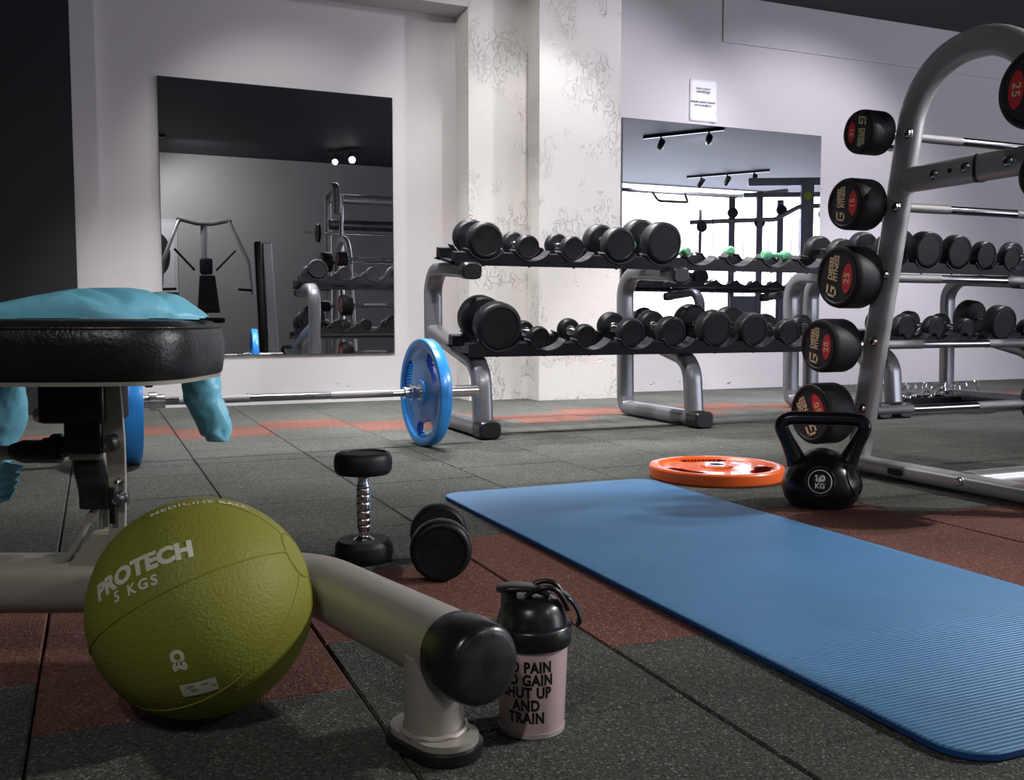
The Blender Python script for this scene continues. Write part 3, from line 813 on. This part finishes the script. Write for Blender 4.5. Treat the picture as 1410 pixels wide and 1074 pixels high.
def wrap(n0, right, off=.0006):
    n0 = V(n0).normalized(); e1 = V(right); e1 = (e1-n0*e1.dot(n0)).normalized(); e2 = n0.cross(e1)
    def f(u, v):
        a, b_ = u/Rb, v/Rb
        dd = (n0*math.cos(a)+e1*math.sin(a))*math.cos(b_)+e2*math.sin(b_)
        return bc+dd*(Rb+off)
    return f
m = MB(); pc = V((-.56, -.607, .563)); pr = V((-.124, -.65, .75))-V((-.81, -.402, .427))
add_text(m, 'PROTECH', .031, wrap(pc, pr), fat=.055, space=1.02, sx=.98, cuts=1)
m.build('lettering', M_print, ball, smooth=0)
m = MB(); add_text(m, '5 KGS', .0185, wrap((-.595, -.69, .41), V((-.383, -.749, .541))-V((-.676, -.614, .407))), fat=.03, space=1.35, cuts=1)
m.build('weight_print', M_print, ball, smooth=0); m = MB()
add_text(m, 'MEDICINE BALL', .016, wrap((-.01, -.13, .99), V((1, .0, .0))), fat=.03, space=1.15, cuts=1)
m.build('name_print', M_print, ball, smooth=0); m = MB()
add_text(m, 'C€', .020, wrap((-.286, -.94, -.165), V((.15, .0, -.99))), fat=.08, cuts=1)
m.build('mark_print', M_print, ball, smooth=0)
m = MB(); f = wrap((-.116, -.89, -.441), V((.277, -.061, .052)), .0007)
n = 6
g = [[m.bm.verts.new(f((i/n-.5)*.043, (j/n-.5)*.021)) for i in range(n+1)] for j in range(n+1)]
for j in range(n):
    for i in range(n): m._f([g[j][i], g[j][i+1], g[j+1][i+1], g[j+1][i]])
m.build('sticker', M_print, ball, smooth=0)
m = MB(); f = wrap((-.116, -.89, -.441), V((.277, -.061, .052)), .0012)
for a, b_, c_, d_ in ((-.014, .003, .026, .004), (-.010, -.003, .030, .004)):
    m._f([m.bm.verts.new(f(x, y)) for x, y in ((a, b_), (a+c_, b_), (a+c_, b_+d_), (a, b_+d_))])
m.build('sticker_print', M_grey, ball, smooth=0)

# ------------------------------------------------------------------ shaker bottle
sh = empty('shaker_bottle', (.510, 1.1187, 0), R(-23.3), 'pink filled shaker bottle with black lid and NO PAIN NO GAIN lettering', 'shaker bottle')
MB().lathe([(.002, 0), (.002, .036), (.0, .041), (.004, .0425), (.116, .0468), (.120, .0468), (.120, 0)], n=56).build('cup', M_shake, sh, smooth=50)
MB().lathe([(.0, .0415), (.0, .0432), (.006, .0436), (.006, .0420), (.0, .0415)], n=56).build('base_rim', M_clear, sh, smooth=50)
MB().lathe([(.113, .0470), (.113, .0500), (.116, .0515), (.136, .0515), (.139, .0495), (.141, .0455), (.152, .0430), (.163, .0385), (.169, .033), (.172, .025), (.173, 0)], n=56).build('screw_lid', M_plast, sh, smooth=40)
m = MB()   # spout and hinged flip cap
m.lathe([(.16, .0), (.16, .011), (.182, .010), (.184, .007), (.176, .006), (.176, 0)], (-.030, 0, 0), 'Z', 24)
m.tube([V(p) for p in ((-.046, 0, .1815), (-.040, 0, .1835), (-.025, 0, .185), (-.005, 0, .184), (.010, 0, .181), (.022, 0, .176))], [.6, 1, 1.1, 1, .95, .9], n=16, side=(0, 1, 0), ab=(.015, .004))
m.build('spout_cap', M_plast, sh, smooth=50)
m = MB()
for s in (-1, 1):
    m.tube(catmull([V(p) for p in ((-.008, s*.013, .176), (.010, s*.016, .187), (.028, s*.016, .186), (.040, s*.014, .172), (.046, s*.012, .158))], 5), .0035, n=10)
m.build('hinge_arms', M_plast, sh, smooth=60)
m = MB()
m.tube(catmull([V(p) for p in ((.036, 0, .176), (.047, .0, .172), (.058, .0, .156), (.062, .0, .142), (.058, 0, .137))], 6), 1, n=14, side=(0, 1, 0), ab=(.012, .0028))
m.build('carry_loop', M_plast, sh, smooth=60)
def cup_r(z): return .0425+(.0468-.0425)*(z-.004)/.112
def sfn(z0, a0=R(-11)):
    def f(u, v):
        z = z0+v; q = cup_r(z)+.0005; a = a0+u/q
        return V((q*math.sin(a), -q*math.cos(a), z))
    return f
m = MB()
for s, z in (('NO PAIN', .0930), ('NO GAIN', .0765), ('SHUT UP', .0600), ('AND', .0435), ('TRAIN', .0270)):
    add_text(m, s, .0195, sfn(z), fat=.045, space=1.08, sx=.80, cuts=1)
# stencil bridges are bare strips over the letters, as on the cup
m.build('slogan', M_ink, sh, smooth=0)

# ------------------------------------------------------------------ bench (local frame turned like the bench: l to the right, d away)
RZ = -R(23.3)
B0 = (-.25, 1.35)
B0 = (-.55*math.cos(RZ)-1.42*math.sin(RZ), -.55*math.sin(RZ)+1.42*math.cos(RZ))
bn = empty('weight_bench', (B0[0], B0[1], 0), RZ, 'black padded training bench with champagne metal base, cut by the left edge', 'bench')
def LB(l, d, z): return V((l+.55, d-1.42, z))
m = MB()
pts = fillet([LB(-1.45, 1.465, .122), LB(-.305, 1.465, .127), LB(-.042, 1.112, .129)], [.13], 14)
m.tube(pts, 1, n=32, side=(0, 0, 1), ab=(.045, .045), e=.85); m.build('base_tube', M_bench, bn, smooth=50)
ax = V((.265, -.353, .002)).normalized(); p0 = LB(-.080, 1.160, .1285)
m = MB(); m.tube([p0+ax*t for t in (.014, .018, .05, .075, .083, .086)], [.96, 1, 1.02, .98, .90, .74], n=32, side=(0, 0, 1), ab=(.050, .0495), e=.92); m.build('end_cap', M_cap, bn, smooth=60)
fx, fd = -.097, 1.168
m = MB()
m.lathe([(.012, .037), (.12, .037)], LB(fx, fd, 0), 'Z', 32); m.build('foot_post', M_bench, bn, smooth=50)
m = MB()   # rounded foot plate, longer across the tube, on a rubber pad
def stad(hw, hl, z, ang):
    out = []
    for k in range(32):
        a = 2*PI*k/32; x = hw*math.cos(a); y = hw*math.sin(a)+math.copysign(hl-hw, math.sin(a))
        c, s = math.cos(ang), math.sin(ang); out.append(LB(fx, fd, z)+V((c*x-s*y, s*x+c*y, 0)))
    return out
fa = R(42)
m.rings([stad(.041, .064, z, fa) for z in (.016, .024)]); m.build('foot_plate', M_bench, bn, smooth=30)
m = MB(); m.rings([stad(q, h_, z, fa) for q, h_, z in ((.044, .068, .0), (.046, .070, .003), (.046, .070, .014), (.042, .065, .0155))]); m.build('rubber_foot', M_plast, bn, smooth=30)
m = MB(); m.tube([LB(fx, fd, .026)+V((.040*math.cos(2*PI*k/24), .040*math.sin(2*PI*k/24), .0015*math.sin(k*2.3))) for k in range(24)], .0035, n=6, closed=True)
m.build('weld_bead', M_bench, bn)
for dl, dd in ((-1.30, 1.465),):
    m = MB(); m.lathe([(0, .05), (.014, .05), (.014, .036), (.12, .036)], LB(dl, dd, 0), 'Z', 28); m.build('foot_post', M_bench, bn, smooth=40)
def LS(l, d, z): return LB((l+.009)*1.043, d*1.043, .53-(.53-z)*1.043)
# vertical support with mechanism
m = MB(); m.lathe([(.165, .0), (.165, .0115), (.275, .0115), (.275, 0)], LS(-.603, 1.40, 0), 'Z', 20); m.build('piston_rod', M_chromed, bn)
m = MB()
prs = [(-.606, .258, .034), (-.606, .275, .034), (-.612, .29, .030), (-.617, .315, .030), (-.622, .338, .028)]
m.tube([LS(l, 1.40, z) for l, z, _ in prs], [q/.03 for _, _, q in prs], n=24, side=(1, 0, 0), ab=(.029, .028)); m.build('rubber_boot', M_cap, bn, smooth=60)
m = MB(); m.box(LS(-.620, 1.40, .335), (.05, .06, .013), bev=.003); m.build('boot_clamp', M_bench, bn)
m = MB(); m.box(LS(-.621, 1.40, .362), (.056, .07, .05), bev=.004); m.build('pivot_block', M_plast, bn)
m = MB(); m.box(LS(-.635, 1.41, .412), (.098, .10, .062), bev=.006); m.build('seat_bracket', M_plast, bn)
# silver side plates with rounded slot
for dd in (1.375,):
    m = MB(); poly = []
    for l, z in ((-.590, .436), (-.567, .436), (-.563, .36), (-.563, .30), (-.566, .22), (-.572, .165), (-.600, .165), (-.590, .22), (-.588, .29), (-.592, .36)): poly.append(LS(l, dd, z))
    m.prism(poly, (0, -.003, 0), (0, .003, 0)); m.build('side_plate', M_bench, bn, smooth=0, bev=.0015)
m = MB(); m.box(LS(-.580, 1.365, .265), (.010, .004, .055), bev=.0015); m.build('slot', M_ink, bn)
for l, z, q in ((-.578, .356, .0095), (-.570, .275, .008), (-.570, .30, .004)):
    MB().lathe([(0, 0), (0, q*1.3), (-.004, q*1.3), (-.004, q), (-.016, q), (-.018, q*.7), (-.018, 0)], LS(l, 1.372, z), 'Y', 16).build('bolt', M_chromed, bn, smooth=30)
MB().lathe([(0, 0), (0, .012), (-.006, .012), (-.012, .009), (-.014, 0)], LS(-.684, 1.385, .393), 'X', 16).build('bolt', M_chromed, bn, smooth=40)
# lower gusset and brace on the base tube
m = MB(); m.prism([LS(-.655, 1.40, .17), LS(-.555, 1.40, .17), LS(-.572, 1.40, .225), LS(-.615, 1.40, .225)], (0, -.028, 0), (0, .028, 0)); m.build('gusset', M_bench, bn, smooth=0, bev=.004)
m = MB(); m.tube(catmull([LS(-.610, 1.385, .262), LS(-.622, 1.38, .240), LS(-.640, 1.38, .205), LS(-.660, 1.38, .182), LS(-.695, 1.385, .168)], 5), .0055, n=10); m.build('brace_rod', M_bench, bn)
# adjustment lever going left
m = MB(); m.lathe([(0, 0), (0, .015), (-.020, .016), (-.022, .020), (-.035, .020), (-.036, .014), (-.048, .014)], LS(-.645, 1.40, .345), 'X', 24); m.build('lever_joint', M_plast, bn)
m = MB(); m.lathe([(0, 0), (0, .018), (-.055, .018), (-.075, .011), (-.075, 0)], LS(-.668, 1.40, .338), 'X', 24); m.build('lever_sleeve', M_cap, bn)
m = MB(); m.lathe([(0, 0), (0, .011), (-.42, .011), (-.42, 0)], LS(-.738, 1.40, .336), 'X', 20); m.build('lever_bar', M_rackl, bn)
# padded seat
m = MB(); pcx, pcd = -.692, 1.445; ha, hb = .236, .163
def sup(z, s, ex=4.2, dr=0.):
    out = []
    for k in range(72):
        a = 2*PI*k/72; c, q = math.cos(a), math.sin(a)
        x = math.copysign(abs(c)**(2/ex), c)*(ha*s-dr); y = math.copysign(abs(q)**(2/ex), q)*(hb*s-dr)
        out.append(LB(pcx+x, pcd+y, z))
    return out
zz = [(.446, 0, .004), (.449, 0, 0), (.470, 0, -.003), (.495, 0, -.004), (.512, 0, -.001), (.522, 0, .005), (.5275, 0, .014), (.530, 0, .030), (.531, 0, .07), (.5315, 0, .14)]
m.rings([sup(z, 1., dr=dr) for z, _, dr in zz]); m.build('seat_pad', M_leather, bn, smooth=60)
m = MB(); m.rings([sup(z, 1., dr=dr) for z, dr in ((.440, .008), (.4405, .003), (.446, .002), (.4465, .006))]); m.build('seat_base_board', M_bench, bn, smooth=30)
m = MB(); m.tube(sup(.5185, 1., dr=.0015), .0016, n=6, closed=True); m.build('piping', M_leather, bn)
m = MB(); m.lathe([(0, 0), (0, .006), (-.004, .005), (-.004, 0)], LB(-.505, 1.34, .440), 'Z', 10); m.build('bolt', M_plast, bn)

# ------------------------------------------------------------------ jacket over the bench
jk = empty('jacket', (B0[0], B0[1], 0), RZ, 'turquoise nylon jacket draped over the black bench pad, one sleeve hanging down', 'jacket')
m = MB(); nu, nv = 90, 44
def outline(u):   # height of the heap along l
    xs = [(-.98, .004), (-.925, .004), (-.90, .012), (-.86, .016), (-.766, .022), (-.70, .034), (-.64, .0425), (-.58, .044), (-.54, .042), (-.51, .036), (-.485, .018), (-.462, .002)]
    for (a, ha_), (b, hb_) in zip(xs, xs[1:]):
        if a <= u <= b: return ha_+(hb_-ha_)*(u-a)/(b-a)
    return .002
g = []
for j in range(nv+1):
    row = []; q = j/nv
    for i in range(nu+1):
        p = i/nu; l = -.925+.463*p
        dc = 1.47; hw = .115*math.sin(PI*min(1, max(.0, (1-p)*3.2+.0))/2)**.6 if p > .69 else .115
        hw = max(hw, .01)
        ang = PI*q
        dd = dc-hw*math.cos(ang); hz_ = outline(l)*math.sin(ang)**.55
        wr = pnoise(V((l*7+1.5*q, dd*6, 1)))*.005-(1-min(1, 5*abs(pnoise(V((l*9+dd*13, dd*9, 5))))))*.004*(1+1.2*(l > -.64))
        z = .532+hz_*(1+.0)+(wr*min(1, hz_/.015) if 0 < j < nv else 0)
        row.append(m.bm.verts.new(LB(l, dd+wr*.6, z)))
    g.append(row)
for j in range(nv):
    for i in range(nu): m._f([g[j][i], g[j][i+1], g[j+1][i+1], g[j+1][i]])
m._f([v for v in g[0]]+[v for v in g[nv]][::-1])
m.build('jacket_body', M_jacket, jk, smooth=60)
def wrinkled(pts, rads, name, seed, n=36, amp=.14, flat=.7):
    P_, Q_ = catmull([V(p) for p in pts], 10, rads)
    m = MB(); rs = []
    for i, (p, q) in enumerate(zip(P_, Q_)):
        t = (P_[min(i+1, len(P_)-1)]-P_[max(i-1, 0)]).normalized()
        u = V((1, 0, 0)); u = (u-t*u.dot(t)).normalized(); w_ = t.cross(u); ring = []
        for k in range(n):
            a = 2*PI*k/n
            s = 1-.09*(1-min(1, 4.5*abs(pnoise(V((math.cos(a)*1.1+seed, math.sin(a)*1.1, i*.11))))))+amp*pnoise(V((math.cos(a)*1.1+seed, math.sin(a)*1.1+i*.05, i*.06)))*1.3+.045*math.sin(i*.42+2.2*math.cos(a+seed)+2*pnoise(V((a, i*.1, seed))))
            ring.append(p+(u*math.cos(a)+w_*math.sin(a)*flat)*q*s)
        rs.append(ring)
    m.rings(rs); return m.build(name, M_jacket, jk, smooth=70)
wrinkled([LB(-.575, 1.56, .535), LB(-.555, 1.635, .530), LB(-.545, 1.663, .49), LB(-.538, 1.667, .44), LB(-.533, 1.66, .405), LB(-.520, 1.66, .365), LB(-.512, 1.66, .335), LB(-.512, 1.66, .320)],
         [.012, .022, .032, .034, .034, .030, .027, .016], 'sleeve', 3.)
wrinkled([LB(-.87, 1.57, .54), LB(-.88, 1.65, .53), LB(-.885, 1.665, .46), LB(-.882, 1.66, .38), LB(-.89, 1.66, .32), LB(-.90, 1.66, .275)],
         [.02, .035, .042, .044, .034, .02], 'sleeve', 8.)
m = MB()
for q in range(4):
    pts0 = [(-.99, .292-.018*q), (-.90, .290-.02*q), (-.838+.0-q*.008, .280-.014*q), (-.862-q*.006, .262-.016*q), (-.99, .225-.015*q)]
    m.prism([LB(l, 1.645+.006*q+(.012 if i % 2 else 0), z) for i, (l, z) in enumerate(pts0)], (0, 0, 0), (0, .0045, 0))
m.build('hem_folds', M_jacket, jk, smooth=0, bev=.002)

# ------------------------------------------------------------------ clip tray and spring collars by the right rack
tr = empty('collar_tray', (5.03, 4.62, 0), label='long flat black steel tray on the floor under the right dumbbell rack', cat='tray')
m = MB(); m.box((0, 0, .008), (.80, .16, .006))
for a in (-1, 1):
    m.box((0, a*.08, .022), (.80, .006, .034)); m.box((a*.40, 0, .022), (.006, .16, .034))
m.build('tray_body', M_tray, tr, smooth=0)
MB().box((0, .083, .041), (.81, .012, .005)).build('rear_lip', M_rackl, tr, smooth=0)
sc0 = None
def spring_collar():
    e = empty('spring_collar')
    m = MB(); pts = []
    for k in range(49):
        a = 2*PI*k/16+R(20); pts.append(V((.027*math.cos(a), -.012+.024*k/48, .030+.027*math.sin(a))))
    m.tube(pts, .0028, n=8); m.build('coil', M_chrome, e)
    for s in (-1, 1):
        m = MB(); m.tube(catmull([V((.020*s, .012*s, .048)), V((.026*s, .012*s, .085)), V((.018*s, .012*s, .108)), V((.004*s, .012*s, .108)), V((.006*s, .012*s, .08))], 5), .0028, n=8); m.build('squeeze_arm', M_chrome, e)
    return e
sc0 = spring_collar()
for i, (x, y, rz, tp) in enumerate(((4.70, 4.60, .3, 0), (4.76, 4.62, 1.3, .1), (4.86, 4.60, 2.2, .5), (4.93, 4.64, .9, 1.2), (5.02, 4.60, .2, 0), (5.09, 4.63, 1.9, .2), (5.19, 4.61, 2.6, .1), (5.32, 4.62, .6, 0), (4.62, 4.58, 1.1, .9))):
    c = sc0 if i == 0 else copy_tree(sc0)
    c.location = (x, y, .0145 + (.0 if tp < .4 else .004)); c.rotation_euler = (tp*.5, 0, rz)
    tag(c, 'wire spring collar lying in the black floor tray under the right rack', 'barbell clip', 'spring collars in the floor tray')

# ------------------------------------------------------------------ things seen in the mirrors
cp = empty('chest_press_machine', (1.50, -1.62, 0), label='chest press machine with grey lever arms and dark backrest, seen in the left mirror', cat='exercise machine')
MB().box((0, .12, 1.25), (.17, .07, .22), bev=.03).build('headrest', M_pad, cp)
MB().prism([(-.13, .10, .62), (.17, .10, .62), (.11, .10, 1.13), (-.09, .10, 1.13)], (0, 0, 0), (0, .07, 0)).build('backrest', M_pad, cp, smooth=0, bev=.02)
MB().box((.02, .32, .52), (.34, .36, .07), bev=.03).build('seat', M_pad, cp)
MB().tube([V((0, -.05, .02)), V((0, -.05, 1.85))], .045, n=16).build('column', M_rackl, cp)
MB().tube(fillet([V((-.36, .0, 1.90)), V((-.1, -.02, 1.84)), V((.1, -.02, 1.84)), V((.36, 0, 1.90))], [.1, .1]), .035, n=16).build('top_bar', M_rackl, cp)
for s in (-1, 1):
    MB().tube(fillet([V((s*.32, .0, 1.89)), V((s*.56, .18, 1.30)), V((s*.60, .22, .88))], [.25]), .026, n=14).build('lever_arm', M_rackl, cp)
    MB().tube([V((s*.60, .22, .93)), V((s*.40, .24, .94))], .018, n=12).build('hand_grip', M_plast, cp)
    MB().tube([V((s*.40, .06, 1.48)), V((s*.14, .02, 1.20))], .016, n=12).build('link_rod', M_plast, cp)
    MB().box((s*.3, .1, .03), (.07, 1.0, .06), bev=.01).build('floor_runner', M_rackl, cp)
MB().box((0, -.2, .03), (.7, .07, .06), bev=.01).build('rear_foot', M_rackl, cp)
MB().tube([V((0, .32, .03)), V((0, .32, .49))], .03, n=12).build('seat_post', M_rackl, cp)

bk = empty('upright_pad_machine', (2.13, -.30, 0), label='tall slanted upright with a long black side pad, seen in the left mirror', cat='exercise machine')
MB().prism([(-.04, 0, .06), (.10, 0, .06), (.03, 0, 1.50), (-.09, 0, 1.50)], (0, -.05, 0), (0, .05, 0)).build('post', M_rackl, bk, smooth=0, bev=.015)
MB().box((-.115, 0, .80), (.09, .10, 1.42), Matrix.Rotation(R(-2.2), 3, 'Y'), bev=.02).build('side_pad', M_plast, bk)
MB().box((0, 0, .03), (.5, .6, .06), bev=.01).build('base', M_rackl, bk)

sm = empty('smith_machine', (3.62, -.55, 0), label='tall chrome and silver smith machine with arched top, seen in the left mirror', cat='exercise machine')
for s in (-1, 1):
    MB().tube(fillet([V((s*.62, -.25, .03)), V((s*.62, -.22, 2.20)), V((s*.62, .25, 2.28)), V((s*.62, .3, 1.9))], [.15, .1]), 1, n=20, side=(1, 0, 0), ab=(.045, .05)).build('upright', M_rackl, sm)
    MB().tube([V((s*.50, .05, .05)), V((s*.50, .05, 2.18))], .028, n=12).build('guide_rod', M_chrome, sm)
    MB().box((s*.62, 0, .03), (.09, 1.1, .06), bev=.01).build('floor_runner', M_rackl, sm)
    MB().lathe([(0, .0), (0, .12), (s*.03, .12), (s*.03, 0)], (s*.80, .05, 1.66), 'X', 32).build('mounted_disc', M_blk, sm)
MB().tube([V((-.62, -.1, 2.14)), V((.62, -.1, 2.14))], 1, n=16, side=(0, 1, 0), ab=(.04, .065)).build('cross_beam', M_rackl, sm)
MB().tube([V((-.6, -.15, 1.80)), V((.6, -.15, 1.80))], .07, n=16).build('rear_beam', M_rack, sm)
MB().tube([V((-1.0, .05, 1.66)), V((1.0, .05, 1.66))], .014, n=12).build('guided_bar', M_chrome, sm)

pf = empty('framed_picture', (.93, YF, 1.45), label='tall framed picture on the rear wall, seen at the left edge of the left mirror', cat='picture')
MB().box((0, .012, 0), (.62, .022, 1.05)).build('frame', M_wallb, pf, smooth=0)
MB().box((0, .025, 0), (.52, .004, .95)).build('print_sheet', M_paper, pf, smooth=0)
m = MB()
t_ = bmesh.new(); bmesh.ops.create_circle(t_, cap_ends=True, radius=.15, segments=24); m.merge(t_, Matrix.Rotation(PI/2, 4, 'X') @ Matrix.Diagonal((1, 2, 1, 1)), V((.06, .029, .02)))
m.build('dark_shape', M_ink, pf, smooth=0)

cc = empty('cable_machine', (8.15, 1.6, 0), R(28), label='dark cable machine with pulleys, cables and a lime round badge, seen in the right mirror', cat='exercise machine')
for x, y, a, b_, h_ in ((-.35, .1, .05, .05, 2.15), (.0, .15, .05, .06, 2.2), (.28, .1, .05, .04, 2.1), (.60, .2, .10, .06, 2.35), (-.75, 0, .025, .03, 2.0)):
    MB().box((x, y, h_/2), (a*1.6, b_*2, h_), bev=.01).build('upright', M_mach, cc)
MB().box((.6, .15, 2.33), (1.5, .09, .10), bev=.01).build('top_beam', M_mach, cc)
MB().box((.35, .10, 2.17), (1.1, .07, .06), bev=.01).build('lower_beam', M_mach, cc)
rc28 = Matrix.Rotation(-R(28), 3, 'Z')
MB().tube([rc28 @ V((-2.6, -.8, 2.27)), rc28 @ V((.25, -.8, 2.27)), rc28 @ V((.4, .1, 2.25))], .028, n=12).build('long_cross_bar', M_rackl, cc)
MB().tube(fillet([rc28 @ V((-1.15, -.8, 2.27)), rc28 @ V((-1.15, -.62, 2.12)), rc28 @ V((-.70, -.60, 2.12)), rc28 @ V((-.62, -.8, 2.27))], [.05, .05]), .018, n=10).build('chin_up_handle', M_plast, cc)
for x in (-.60, -.2, .12, .42, .52, .62, .72):
    MB().tube([V((x, .16, .3)), V((x, .16, 1.86))], .006, n=8).build('cable', M_plast, cc)
for x, z in ((-.75, 1.75), (-.35, 1.93), (.0, 1.8), (.28, 1.96), (.82, 1.9)):
    MB().lathe([(-.015, 0), (-.015, .07), (.015, .07), (.015, 0)], (x, .19, z), 'Y', 24).build('pulley', M_plast, cc)
MB().lathe([(0, 0), (0, .05), (.006, .05), (.006, 0)], (.60, .262, 2.13), 'Y', 24).build('round_badge', M_lime, cc)
MB().tube(fillet([V((-.9, .1, 1.82)), V((.2, .2, 1.84)), V((.5, .2, 2.0)), V((.9, .2, 2.02))], [.1, .1]), .03, n=10).build('guide_arm', M_rackl, cc)
MB().box((.0, .05, .03), (2.2, .5, .06), bev=.01).build('base', M_mach, cc)
for x in (-.2, .45): MB().box((x, .12, .45), (.34, .16, .78), bev=.01).build('weight_stack', M_mach, cc)

# ------------------------------------------------------------------ track lights
def track(loc, rz, L, heads, label, lit):
    e = empty('track_light', loc, rz, label, 'ceiling light')
    MB().box((0, 0, -.018), (L, .035, .035)).build('rail', M_plast, e, smooth=0)
    for x, tgt in heads:
        # lamp can pointing at world target
        w_ = Matrix.Rotation(-rz, 3, 'Z') @ (V(tgt)-V(loc)-Matrix.Rotation(rz, 3, 'Z') @ V((x, 0, -.13)))
        w_.normalize(); p = V((x, 0, -.13))
        h_ = MB().tube([V((x, 0, -.035)), V((x, 0, -.10))], .012, n=10).build('stem', M_plast, e)
        can = MB().lathe([(-.075, 0), (-.075, .038), (-.07, .042), (.07, .042), (.075, .040), (.060, .036), (.060, .0)], p, w_, 28).build('lamp_can', M_plast, e, smooth=40)
        MB().lathe([(.061, 0), (.061, .034), (.064, .034), (.064, 0)], p, w_, 28).build('lamp_lens', M_lamp if lit else M_clear, can)
    return e
def spot(name, loc, tgt, power, size=60, blend=.5, color=(1, .97, .93), rad=.04):
    l = bpy.data.lights.new(name, 'SPOT'); l.energy = power; l.spot_size = R(size); l.spot_blend = blend; l.color = color; l.shadow_soft_size = rad
    o = bpy.data.objects.new(name, l); COL.objects.link(o); o.location = loc
    o.rotation_euler = (V(tgt)-V(loc)).to_track_quat('-Z', 'Y').to_euler(); return o
def lamp_at(loc, x, rz, tgt):   # just ahead of the can's mouth
    p = V(loc)+Matrix.Rotation(rz, 3, 'Z') @ V((x, 0, -.13))
    return p+(V(tgt)-p).normalized()*.10
TRACKS = [
    ((3.4, -1.45, CEIL), R(60), .6, [(-.15, (1.0, 3.0, .2)), (.15, (2.8, 4.3, .3))], 'short ceiling track with two lit spotlights, seen in the left mirror', True, (150, 110), 44, (1, .97, .94)),
    ((7.0, 1.55, CEIL), R(55), 1.1, [(-.3, (8.2, -2.6, .9)), (.35, (9.6, -2.6, 1.2))], 'ceiling track with two black spotlights, left one in the right mirror', False, (100, 100), 90, (.95, .97, 1)),
    ((9.6, -1.1, CEIL), R(55), 1.4, [(-.45, (9, -2.7, 1.3)), (0, (9.8, -2.7, 1.3)), (.45, (10.6, -2.7, 1.2))], 'ceiling track with three black spotlights, farther one in the right mirror', False, (80, 80, 80), 90, (.95, .97, 1)),
    ((3.1, 4.6, CEIL), R(0), .9, [(-.35, (2.6, 5.75, 1.45)), (.3, (3.6, 5.0, .0))], 'ceiling track with two spotlights aimed at the plaster column', True, (42, 190), 62, (1, .97, .96)),
    ((5.2, 4.2, CEIL), R(0), 1.2, [(-.5, (2.9, 5.8, .9)), (.0, (5.0, 6.14, .9)), (.5, (5.6, 4.9, .0))], 'ceiling track with three spotlights aimed at the right wall', True, (105, 105, 180), 95, (.93, .90, 1)),
    ((.6, 4.5, CEIL), R(0), .9, [(-.35, (.6, 5.2, .0)), (-.1, (1.3, 6.14, .9)), (.15, (2.2, 4.9, .5)), (.4, (2.66, 5.78, 1.4))], 'ceiling track with four spotlights aimed at the left mirror wall', True, (170, 42, 170, 70), 70, (1, .975, .96)),
    ((1.5, 3.7, CEIL), R(0), .8, [(-.3, (1.1, 4.2, 0)), (.3, (2.6, 4.0, .1))], 'ceiling track with two spotlights above the barbell with blue plates', True, (210, 130), 85, (1, .97, .96)),
    ((2.2, 5.35, CEIL), R(0), .8, [(-.25, (1.7, 4.7, .8)), (.25, (2.9, 4.7, .8))], 'ceiling track with two spotlights close to the pillar above the dumbbells', True, (200, 200), 60, (1, .98, .97)),
    ((5.2, .6, CEIL), R(30), .8, [(-.2, (1.5, 1.8, 0)), (.2, (.2, 1.4, .1))], 'ceiling track with two spotlights aimed at the blue exercise mat', True, (290, 190), 60, (1, .97, .95)),
    ((-1.1, -.9, CEIL), R(30), .8, [(-.2, (-.2, 1.6, .2)), (.2, (1.4, 2.4, .1))], 'added ceiling track with two fill spotlights behind the bench on the left', True, (28, 38), 80, (1, .97, .94)),  # unseen track, added as fill for the dim foreground
    ((.6, -1.3, CEIL), R(0), .8, [(-.2, (.8, -2.7, 1.4)), (.2, (2.6, -2.7, 1.4))], 'added ceiling track with two fill spotlights aimed at the grey rear wall', False, (32, 45), 120, (1, .97, .95)),  # unseen track, added to brighten the rear wall for the left mirror
]
for loc, rz, Lg, heads, lab, lit, pw, size, colr in TRACKS:
    track(loc, rz, Lg, heads, lab, lit)
    for (x, tgt), p_ in zip(heads, pw):
        spot('spot_lamp', lamp_at(loc, x, rz, tgt), tgt, p_, size, .6, colr)

# dim overall glow of the large room
wd = bpy.data.worlds.new('world'); SC.world = wd; wd.use_nodes = True
wd.node_tree.nodes['Background'].inputs[0].default_value = (.5, .55, .65, 1); wd.node_tree.nodes['Background'].inputs[1].default_value = .3

SC.view_settings.view_transform = 'Standard'; SC.view_settings.look = 'None'; SC.view_settings.gamma = 1; SC.view_settings.exposure = 0.5
SC.view_settings.use_curve_mapping = False
SC.cycles.max_bounces = 7; SC.cycles.sample_clamp_indirect = 4
SC.cycles.use_denoising = True
